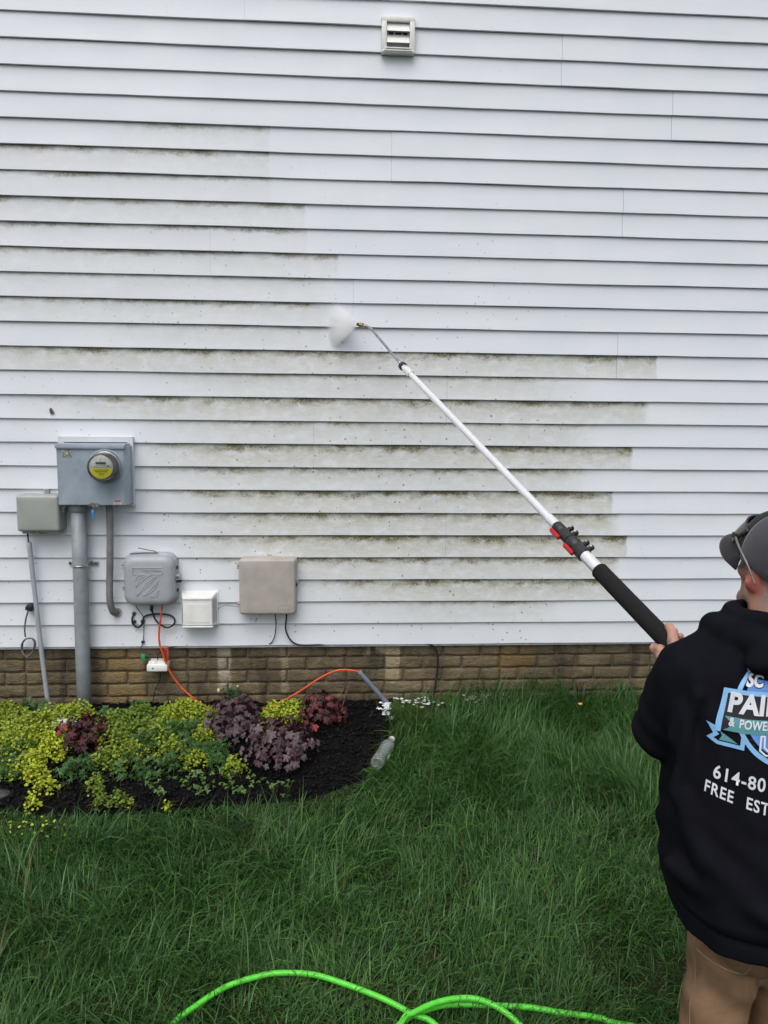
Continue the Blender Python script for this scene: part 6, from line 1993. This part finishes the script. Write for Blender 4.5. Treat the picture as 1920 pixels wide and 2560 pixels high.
def back_print():
    mw = plain('print_white', (0.60, 0.63, 0.69), 0.6, 0, 0.06, 60)
    mb = plain('print_blue', (0.20, 0.42, 0.70), 0.6, 0, 0.06, 60)
    mb2 = plain('print_mid_blue', (0.075, 0.22, 0.55), 0.6, 0, 0.06, 60)
    mt = plain('print_teal', (0.075, 0.26, 0.28), 0.6, 0, 0.06, 60)
    mk = plain('print_black', (0.006, 0.006, 0.010), 0.7)
    H = HOODIE
    c0, cz, R, sl = -0.030, 1.447, 0.139, 0.06
    def S(x, z): return (x, z + sl * (x - c0) * 0.6)
    def on_ring(r, a0, a1, n_=16):
        return [(c0 + r * math.cos(t), cz + r * math.sin(t)) for t in np.linspace(math.radians(a0), math.radians(a1), n_)]
    # the ring is open at the top, where the name stands
    wrapped_poly('emblem_ring', stroke(on_ring(R, 174, 153), 0.009), 0.0028, mb, H)
    wrapped_poly('emblem_ring', stroke(on_ring(R, 6, 27), 0.009), 0.0028, mb, H)
    wrapped_poly('emblem_ring', stroke(on_ring(R, 208, 332, 40), 0.009), 0.0028, mb, H)
    ri = R - 0.013
    wrapped_poly('emblem_disc', tri_poly(on_ring(ri, 7, 19) + on_ring(ri, 161, 173)), 0.0026, mb2, H)
    wrapped_poly('emblem_disc', tri_poly(on_ring(ri, 212, 328, 40)), 0.0026, mb2, H)
    x0, z0, z1, zt = -0.192, 1.384, 1.464, 1.413
    x1 = 2 * c0 - x0
    wrapped_poly('board', tri_poly([S(x0, z0), S(x1, z0), S(x1, z1), S(x0, z1)]), 0.0030, mk, H)
    wrapped_poly('board_outline', stroke([S(x0, z0 - 0.004), S(x0, z1), S(x1, z1), S(x1, z0 - 0.004)], 0.0092), 0.0040, mb, H)
    wrapped_poly('teal_band', tri_poly([S(x0 + 0.007, z0), S(x1 - 0.007, z0), S(x1 - 0.007, zt), S(x0 + 0.007, zt)]), 0.0038, mt, H)
    for k in (1, -1):
        def X(a): return x0 + a if k == 1 else x1 - a
        T = [(0.044, z0 - 0.003), (0.044, z0 - 0.030), (0.002, z0 - 0.028), (-0.012, z0 - 0.020), (-0.002, z0 - 0.010), (-0.014, z0 + 0.008), (0.0, z0 + 0.001)]
        wrapped_poly('ribbon_outline', stroke([S(X(a), b) for a, b in T], 0.0076), 0.0030, mb, H)
        U = [(0.036, z0 - 0.0235), (0.004, z0 - 0.0215), (0.008, z0 - 0.012), (0.004, z0 - 0.004)]
        wrapped_poly('ribbon_tail', tri_poly([S(X(a), b) for a, b in U]), 0.0034, mt, H)
    print_text('lettering', 'SC', -0.158, 1.4735, 0.035, mk, H, 0.0040, 0.0034, 1.0, 0.80, 0, sl)
    print_text('lettering', 'SC', -0.158, 1.4735, 0.035, mw, H, 0.0050, 0.0016, 1.0, 0.80, 0, sl)
    print_text('lettering', 'PAINTING', x0 + 0.0085, 1.4185, 0.0545, mw, H, 0.0048, 0.0022, 1.04, 0.84, 0, sl * 0.6)
    ww = 0.0
    for word in ('&', 'POWER', 'WASHING'):
        print_text('lettering', word, x0 + 0.016 + ww, 1.3900, 0.0245, mw, H, 0.0052, 0.0006, 1.05, 0.66, 0, sl * 0.6)
        ww += {'&': 0.75, 'POWER': 2.75, 'WASHING': 0}[word] * 0.0245
    print_text('lettering', '614-80', -0.191, 1.2765, 0.0385, mw, H, 0.0026, 0.0007, 1.12, 0.73, 0, -0.10)
    print_text('lettering', 'FREE', -0.201, 1.2440, 0.0345, mw, H, 0.0026, 0.0006, 1.12, 0.62, 0, -0.22)
    print_text('lettering', 'ESTIMATES', -0.201 + 0.068, 1.2440 - 0.068 * 0.22, 0.0345, mw, H, 0.0026, 0.0006, 1.12, 0.66, 0, -0.20)
    gx, gz = -0.118, 1.356
    crest = [(gx + 0.034, gz - 0.016), (gx + 0.010, gz - 0.012), (gx, gz - 0.002), (gx, gz + 0.026), (gx + 0.006, gz + 0.026), (gx + 0.007, gz + 0.004), (gx + 0.014, gz - 0.004), (gx + 0.034, gz - 0.007)]
    wrapped_poly('crest', stroke([S(a, b) for a, b in crest], 0.0034), 0.0030, mw, H)
    for a, b in ((-0.140, 0.018), (-0.137, 0.008)):
        wrapped_poly('crest_dash', stroke([S(a, gz + b), S(a + 0.011, gz + b)], 0.0020), 0.0026, mk, H)
back_print()

# ---- cap
def cap():
    t = bpy.data.objects.new('cap', None); t.empty_display_size = 0.05
    link(t, PERSON)
    t.matrix_local = Matrix.Translation(Vector(HEAD_C)) @ Matrix([list(r) for r in HM]).to_4x4() @ Matrix.Rotation(math.radians(4), 4, 'X')
    tag(t, 'grey baseball cap with darker front panels')
    m_back = cloth_mat('grey_cap_mesh', (0.046, 0.046, 0.056), 0.8, 700.0, 0.15)
    m_front = cloth_mat('charcoal_cap_front', (0.0095, 0.0095, 0.012), 0.85, 700.0, 0.2, 0.1, 0.1)
    m_brim = cloth_mat('charcoal_cap_brim', (0.020, 0.0195, 0.022), 0.75, 700.0, 0.2, 0.15)
    C = Vector((0, -0.012, 0.030)); R = Vector((0.088, 0.106, 0.106))
    def pt(az, el):        # az 0 = front
        z = math.sin(el)
        c = math.cos(el) ** 0.85
        hb = 1.0 + 0.10 * max(0, math.cos(az)) * math.cos(el) * math.sin(el) * 2
        return Vector((C.x - math.sin(az) * c * R.x, C.y + math.cos(az) * c * R.y * hb, C.z + z * R.z))
    def low(az):           # lower edge dips at the back
        return -0.12 - 0.26 * max(0, -math.cos(az)) - 0.05 * abs(math.sin(az))
    def panel(name, a0, a1, mat, na=16, ne=14):
        V, F = [], []
        for i in range(na + 1):
            az = a0 + (a1 - a0) * i / na
            for j in range(ne + 1):
                el = low(az) + (math.pi / 2 - low(az)) * j / ne
                V.append(tuple(pt(az, min(el, math.pi / 2 - 0.001))))
        for i in range(na):
            for j in range(ne):
                F.append((i * (ne + 1) + j, (i + 1) * (ne + 1) + j, (i + 1) * (ne + 1) + j + 1, i * (ne + 1) + j + 1))
        o = from_np(name, V, [np.array(F)], mat, t, True)
        s = o.modifiers.new('thickness', 'SOLIDIFY'); s.thickness = 0.003; s.offset = 0
        return o
    fa = math.radians(62)
    panel('front_panel', -fa, 0, m_front); panel('front_panel', 0, fa, m_front)
    panel('side_panel', fa, math.radians(120), m_back); panel('rear_panel', math.radians(120), math.radians(240), m_back, 24); panel('side_panel', math.radians(240), math.radians(360) - fa, m_back)
    ms = plain('cap_stitch', (0.11, 0.11, 0.125), 0.8)
    for az in (fa, -fa, math.radians(120), math.radians(-120), math.pi):
        tube('panel_seam', [tuple(pt(az, low(az) + (1.55 - low(az)) * k / 14) * 1.0 + Vector((0, 0, 0.0))) for k in range(15)], 0.0022, ms, t, 6, 1, False)
    hem = [tuple(pt(a, low(a) + 0.01)) for a in np.linspace(0, 2 * math.pi, 48)]
    tube('sweatband_edge', hem, 0.0024, m_brim, t, 6, 1, False)
    bm = bmesh.new(); ball(bm, tuple(pt(0, 1.56) + Vector((0, 0, 0.002))), (0.007, 0.007, 0.004), 10)
    from_bm('button', bm, m_back, t, True)
    # brim: a curved bill
    V, F = [], []
    na, nr = 22, 9
    for i in range(na + 1):
        u = -1 + 2 * i / na
        az = u * math.radians(62)
        e = pt(az, low(az) + 0.02)
        ln = 0.076 * math.sqrt(max(0.0, 1 - (abs(u) ** 2.6)))
        for j in range(nr + 1):
            v = j / nr
            x = e.x * (1 + 0.06 * v); y = e.y + ln * v
            z = e.z + 0.002 - 0.030 * (x / 0.085) ** 2 * v - 0.010 * v * v + 0.004 * v
            V.append((x, y, z))
    for i in range(na):
        for j in range(nr):
            F.append((i * (nr + 1) + j, i * (nr + 1) + j + 1, (i + 1) * (nr + 1) + j + 1, (i + 1) * (nr + 1) + j))
    o = from_np('brim', V, [np.array(F)], m_brim, t, True)
    s = o.modifiers.new('thickness', 'SOLIDIFY'); s.thickness = 0.004; s.offset = 0
    return t
CAP = cap()

def sunglasses():
    t = empty('sunglasses', (0, 0, 0), 'dark-lensed sunglasses with grey temples perched on the cap brim', 'sunglasses')
    t.matrix_world = Matrix.Translation(Vector(PO)) @ Matrix.Translation(Vector(HEAD_C)) @ Matrix([list(r) for r in HM]).to_4x4() @ Matrix.Rotation(math.radians(4), 4, 'X')
    mt = plain('grey_temple', (0.17, 0.16, 0.15), 0.35, 0.3, 0.15, 60)
    md = plain('dark_frame', (0.03, 0.028, 0.024), 0.35)
    ml = plain('olive_lens', (0.030, 0.031, 0.014), 0.08, 0.0, 0.1, 20, 0.0)
    for s in (-1, 1):
        h = (s * 0.080, 0.066, 0.056)
        tp = tube('temple', [h, (s * 0.0925, 0.030, 0.042), (s * 0.0965, -0.015, 0.016), (s * 0.094, -0.045, -0.014)], [0.0029] * 8 + [0.0024] * 8 + [0.0020] * 9, mt, t, 8)
        box('hinge', h[0] - 0.004, h[0] + 0.004, h[1] - 0.006, h[1] + 0.008, h[2] - 0.007, h[2] + 0.007, md, t, 0.002)
        V, F = [], []
        n = 8
        for i in range(n + 1):
            for j in range(n + 1):
                u, v = i / n, j / n
                x = s * (0.010 + 0.066 * u)
                y = 0.134 - 0.060 * (u ** 2.2) - 0.010 * (v - 0.5) ** 2
                z = 0.036 + (0.056 * (1 - 0.25 * u ** 2)) * (v) + 0.010 * (1 - u) * 0
                V.append((x, y - 0.036 * v, z))
        for i in range(n):
            for j in range(n):
                F.append((i * (n + 1) + j, (i + 1) * (n + 1) + j, (i + 1) * (n + 1) + j + 1, i * (n + 1) + j + 1))
        o = from_np('lens', V, [np.array(F)], ml, t, True)
        k = o.modifiers.new('thickness', 'SOLIDIFY'); k.thickness = 0.0022
        top = [V[i * (n + 1) + n] for i in range(n + 1)]
        tube('frame_rim', top, 0.0026, md, t, 6, 1, False)
    tube('bridge', [(-0.012, 0.097, 0.090), (0.0, 0.099, 0.092), (0.012, 0.097, 0.090)], 0.0028, md, t, 6)
sunglasses()

# ------------------------------------------------------------------ pressure-washer wand, spray, hose
def wand():
    t = empty('spray_wand', (0, 0, 0), 'long telescoping aluminium pressure-washer wand with black foam grip and red lever clamps', 'wand')
    A = Vector(POLE_A + PO); B = Vector(POLE_B + PO); U = Vector(PU)
    E0 = Vector(POLE_END + PO)
    Lt, Tp = Vector(PLt), Vector(PT)
    Sd = U.cross(Tp).normalized()
    m_alu, g = new_mat('brushed_aluminium')
    p = g.obj()
    n = g.noise(g.scale(p, (40, 40, 40)), 1.0, 4.0, 0.6)
    n2 = g.noise(p, 900.0, 2.0)
    g.bsdf(g.mix(g.step(n, 0.3, 0.7), (0.80, 0.81, 0.83), (0.86, 0.87, 0.89)), 0.32, 0.45, g.bump(n2, 0.1, 0.0005))
    m_foam = plain('black_foam', (0.0135, 0.0135, 0.0135), 0.9, 0, 0.15, 60, 0.5, 900, spec=0.2)
    m_blk = plain('black_nylon', (0.02, 0.02, 0.022), 0.45, 0, 0.2, 60, 0.3, 500)
    m_red = plain('red_lever', (0.55, 0.02, 0.025), 0.35, 0, 0.08)
    m_brass = plain('brass', (0.42, 0.30, 0.12), 0.3, 0.9, 0.2, 80)
    L = (B - A).length
    def on(s): return A + U * s
    def tubepart(name, s0, s1, r, mat, r2=None, seg=28):
        bm = bmesh.new()
        cyl(bm, on(s0), on(s1), r, r2, seg)
        return from_bm(name, bm, mat, t, True)
    # fractions measured along the pole
    s_grip = 0.315
    tubepart('handle_tube', -0.195, 0.47, 0.0185, m_alu)
    bm = bmesh.new()
    lathe(bm, [(0.019, 0.0), (GRIP_R - 0.002, 0.0), (GRIP_R, 0.004), (GRIP_R, s_grip + 0.18 - 0.004), (GRIP_R - 0.002, s_grip + 0.18), (0.019, s_grip + 0.18)], on(-0.18), U, 32)
    from_bm('foam_grip', bm, m_foam, t, True, 50)
    bm = bmesh.new(); cyl(bm, on(-0.210), on(-0.190), 0.014, 0.019, 20); from_bm('end_fitting', bm, m_brass, t, True)
    # two lever clamps
    for s0, r in ((0.388, 0.0225), (0.4715, 0.0198)):
        cl = bmesh.new()
        lathe(cl, [(r - 0.003, 0.0), (r, 0.002), (r, 0.040), (r - 0.0015, 0.042), (r - 0.0015, 0.046), (r, 0.048), (r, 0.078), (r - 0.004, 0.083)], on(s0), U, 28)
        o = from_bm('clamp_collar', cl, m_blk, t, True, 40)
        for ds in (0.012, 0.038):
            c = on(s0 + ds)
            bm = bmesh.new()
            side = (-Lt * 0.9 + Tp * 0.5).normalized()
            mtx = Matrix.Translation(c + side * (r + 0.006)) @ Matrix((side, U, side.cross(U))).transposed().to_4x4()
            bmesh.ops.create_cube(bm, size=1.0, matrix=mtx @ Matrix.Diagonal((0.022, 0.014, 0.016, 1)))
            bmesh.ops.bevel(bm, geom=list(bm.edges), offset=0.003, segments=2, affect='EDGES')
            lug = from_bm('clamp_lug', bm, m_blk, o, True)
            bm = bmesh.new()
            fc = c + side * (r + 0.010) + side.cross(U) * (-0.010)
            cyl(bm, fc, fc + side.cross(U) * (0.020), 0.0036, seg=12)
            from_bm('bolt', bm, M_ZINC, o, True)
        lv = (Lt * 0.95 - Tp * 0.25).normalized()
        c = on(s0 + 0.052)
        bm = bmesh.new()
        mtx = Matrix.Translation(c + lv * (r + 0.004)) @ Matrix((lv, U, lv.cross(U))).transposed().to_4x4()
        bmesh.ops.create_cube(bm, size=1.0, matrix=mtx @ Matrix.Diagonal((0.010, 0.052, 0.018, 1)))
        bmesh.ops.bevel(bm, geom=list(bm.edges), offset=0.0035, segments=2, affect='EDGES')
        from_bm('lever', bm, m_red, t, True)
    tubepart('middle_tube', 0.46, 0.60, 0.0160, m_alu)
    tubepart('main_tube', 0.55, L - 0.075, 0.0130, m_alu)
    # end fittings
    L -= 0.075
    tubepart('end_sleeve', L - 0.006, L + 0.045, 0.0170, m_alu, 0.0160)
    tubepart('hex_fitting', L + 0.045, L + 0.072, 0.0155, m_alu, None, 6)
    bm = bmesh.new()
    lathe(bm, [(0.012, 0.0), (0.0185, 0.002), (0.0195, 0.012), (0.0185, 0.024), (0.013, 0.027)], on(L + 0.072), U, 14)
    from_bm('black_coupler', bm, m_blk, t, True, 25)
    tip0 = on(L + 0.095)
    bend = Vector((0.183, -0.150, 1.917)); noz = Vector((0.150, -0.128, 1.927))
    d = (bend - tip0)
    path = [tip0, tip0 + d * 0.5, tip0 + d * 0.93, bend + (noz - bend) * 0.35 + Vector((0.002, 0, 0.002)), noz]
    tube('thin_lance', [tuple(q) for q in path], 0.0058, plain('stainless_steel', (0.40, 0.41, 0.43), 0.28, 0.9, 0.15, 60), t, 14, 6)
    dn = (noz - bend).normalized()
    bm = bmesh.new()
    lathe(bm, [(0.008, -0.004), (0.0115, -0.002), (0.0115, 0.005), (0.0095, 0.006), (0.0095, 0.009), (0.0118, 0.010), (0.0118, 0.016), (0.009, 0.018)], noz, dn, 18)
    from_bm('quick_coupler', bm, m_brass, t, True, 35)
    bm = bmesh.new()
    lathe(bm, [(0.008, 0.0), (0.0085, 0.010), (0.005, 0.016), (0.0, 0.016)], noz + dn * 0.017, dn, 12)
    from_bm('nozzle_tip', bm, m_blk, t, True, 35)
    return noz + dn * 0.034
NOZZLE = wand()

def spray():
    n0 = NOZZLE
    # a thin fan of mist, from the nozzle to the wall
    c = Vector((-0.005, 0.0, n0.z - 0.012))
    axis = (Vector((0.02, 0.0, n0.z + 0.002)) - n0).normalized()
    up = Vector((0.10, 0, 1)); up = (up - axis * up.dot(axis)).normalized()
    side = axis.cross(up)
    L = 0.175
    bm = bmesh.new()
    rings = []
    N = 14
    for k in range(N + 1):
        q = k / N
        h = 0.010 + 0.115 * q ** 0.75; w = 0.006 + 0.026 * q
        cpos = n0 + axis * (L * q * 1.0)
        ring = []
        for j in range(20):
            a = 2 * math.pi * j / 20
            ring.append(bm.verts.new(cpos + up * h * math.sin(a) + side * w * math.cos(a)))
        rings.append(ring)
    for a, b in zip(rings[:-1], rings[1:]):
        for j in range(20):
            bm.faces.new((a[j], a[(j + 1) % 20], b[(j + 1) % 20], b[j]))
    bm.faces.new(rings[0]); bm.faces.new(rings[-1])
    m = bpy.data.materials.new('water_mist'); m.use_nodes = True
    g = NT(m)
    p = g.pos()
    v = g.n('VectorMath', operation='DISTANCE'); g.put(v.inputs[0], p); v.inputs[1].default_value = n0
    nz = g.noise(p, 16.0, 4.0, 0.6, 0.5)
    fade = g.step(v.outputs['Value'], 0.0, 0.03, 0.5, 1.0)
    far = g.step(v.outputs['Value'], 0.19, 0.10, 0.25, 1.0)
    rel = g.n('VectorMath', operation='SUBTRACT'); g.put(rel.inputs[0], p); rel.inputs[1].default_value = n0
    def dot(v_):
        x_ = g.n('VectorMath', operation='DOT_PRODUCT'); g.put(x_.inputs[0], rel.outputs[0]); x_.inputs[1].default_value = v_
        return x_.outputs['Value']
    uu = g.m('MAXIMUM', g.m('DIVIDE', dot(axis), L), 0.0)
    hh = g.m('ADD', g.m('MULTIPLY', g.m('POWER', uu, 0.75), 0.115), 0.010)
    ww = g.m('ADD', g.m('MULTIPLY', uu, 0.026), 0.006)
    rv = g.m('DIVIDE', g.m('ABSOLUTE', dot(up)), hh); rs = g.m('DIVIDE', g.m('ABSOLUTE', dot(side)), ww)
    rr_ = g.m('SQRT', g.m('ADD', g.m('POWER', rv, 2.0), g.m('POWER', rs, 2.0)))
    rr_ = g.m('ADD', rr_, g.m('MULTIPLY', g.m('SUBTRACT', g.noise(p, 35.0, 4.0, 0.6), 0.5), 0.35))
    edge = g.step(rr_, 1.05, 0.72)
    dens = g.m('MULTIPLY', g.m('MULTIPLY', g.m('MULTIPLY', fade, far), edge), g.step(nz, 0.25, 0.7, 34.0, 80.0))
    vol = g.n('VolumePrincipled')
    vol.inputs['Color'].default_value = (1.0, 1.0, 1.0, 1)
    vol.inputs['Anisotropy'].default_value = 0.0
    g.put(vol.inputs['Density'], dens)
    g.t.links.new(vol.outputs[0], g.out.inputs['Volume'])
    o = from_bm('water_spray', bm, m, None, True, 180)
    tag(o, 'fan of white water mist leaving the wand nozzle at the siding', 'spray', kind='stuff')
    # the droplets themselves
    n = 2500
    q = rng.random(n) ** 0.6
    a = rng.normal(0, 0.42, n).clip(-1, 1); b = rng.normal(0, 0.5, n).clip(-1, 1)
    P = np.array(n0) + np.outer(q * L, np.array(axis)) + np.outer((0.006 + 0.112 * q ** 0.8) * a, np.array(up)) + np.outer((0.004 + 0.035 * q) * b, np.array(side))
    P[:, 1] = np.minimum(P[:, 1], 0.002)
    R = rng.uniform(0.0004, 0.0013, n)[:, None]
    off = np.array([(1, 0, 0), (-1, 0, 0), (0, 1, 0), (0, -1, 0), (0, 0, 1), (0, 0, -1)], float)
    V = (P[:, None, :] + off[None] * R[:, None, :]).reshape(-1, 3)
    bi = np.arange(n)[:, None] * 6
    F = np.concatenate([bi + np.array(f) for f in ((0, 2, 4), (2, 1, 4), (1, 3, 4), (3, 0, 4), (2, 0, 5), (1, 2, 5), (3, 1, 5), (0, 3, 5))])
    m2, g2 = new_mat('water_droplet')
    d_ = g2.bsdf((0.93, 0.95, 0.97), 0.3, 0, None, 0.3, link=False)
    t_ = g2.n('BsdfTranslucent'); t_.inputs['Color'].default_value = (0.97, 0.98, 1, 1)
    mx = g2.n('MixShader'); mx.inputs[0].default_value = 0.08
    g2.t.links.new(d_, mx.inputs[1]); g2.t.links.new(t_.outputs[0], mx.inputs[2]); g2.t.links.new(mx.outputs[0], g2.out.inputs['Surface'])
    o = from_np('spray_droplets', V, [F], m2, None, True)
    tag(o, 'fine white droplets flying from the wand nozzle', 'spray', kind='stuff')
spray()

def hose():
    def G(x, y, off): return (x, y, float(ground_z(y)) + off)
    P = [G(2.2, -2.0, 0.043), G(1.5, -1.93, 0.043), G(0.93, -1.82, 0.041), G(0.83, -1.79, 0.041), G(0.72, -1.77, 0.041), G(0.63, -1.75, 0.041), G(0.53, -1.74, 0.041), G(0.38, -1.73, 0.041), G(0.29, -1.75, 0.043), G(0.21, -1.79, 0.043), G(0.06, -1.93, 0.043), G(-0.2, -2.10, 0.043), G(-0.45, -2.05, 0.043), G(-0.55, -1.90, 0.043),
         G(-0.47, -1.76, 0.043), G(-0.43, -1.72, 0.043), G(-0.33, -1.65, 0.045), G(-0.23, -1.62, 0.048), G(-0.16, -1.61, 0.048), G(-0.05, -1.62, 0.048), G(0.06, -1.66, 0.048), G(0.17, -1.71, 0.048), G(0.26, -1.76, 0.045), G(0.32, -1.79, 0.043), G(0.40, -1.90, 0.043), G(0.36, -2.05, 0.043), G(0.22, -2.06, 0.043), G(0.15, -1.94, 0.048),
         G(0.22, -1.805, .072), G(0.26, -1.78, .074), G(0.34, -1.75, .074), G(0.43, -1.74, .072), G(0.50, -1.76, .07), G(0.57, -1.81, .06), G(0.66, -1.93, 0.043), G(0.72, -2.15, 0.043), G(0.85, -2.5, 0.043)]
    t = empty('garden_hose', (0, 0, 0), 'bright green hose looping through the foreground grass', 'hose')
    m, g = new_mat('neon_green_hose')
    p = g.obj()
    arc = g.attr('arc').outputs['Fac']
    nrm = g.sep(g.n('NewGeometry').outputs['Normal'])[2]
    n = g.noise(g.scale(p, (1, 1, 1)), 60.0, 3.0)
    c = g.mix(g.step(n, 0.3, 0.7), (0.075, 0.52, 0.028), (0.10, 0.62, 0.04))
    # printed dashes along one side
    oi = g.m('FRACT', g.m('MULTIPLY', arc, 85.0))
    word = g.m('GREATER_THAN', g.m('FRACT', g.m('MULTIPLY', arc, 1.9)), 0.45)
    line = g.m('MULTIPLY', g.step(nrm, 0.87, 0.89), g.step(nrm, 0.95, 0.93))
    dash = g.m('MULTIPLY', g.m('MULTIPLY', g.m('GREATER_THAN', oi, 0.38), word), line)
    c = g.mix(g.m('MULTIPLY', dash, 0.3), c, (0.01, 0.06, 0.01))
    g.bsdf(c, 0.38, 0, g.bump(n, 0.1, 0.002))
    tube('hose_body', P, 0.0090, m, t, 16, 8)
hose()
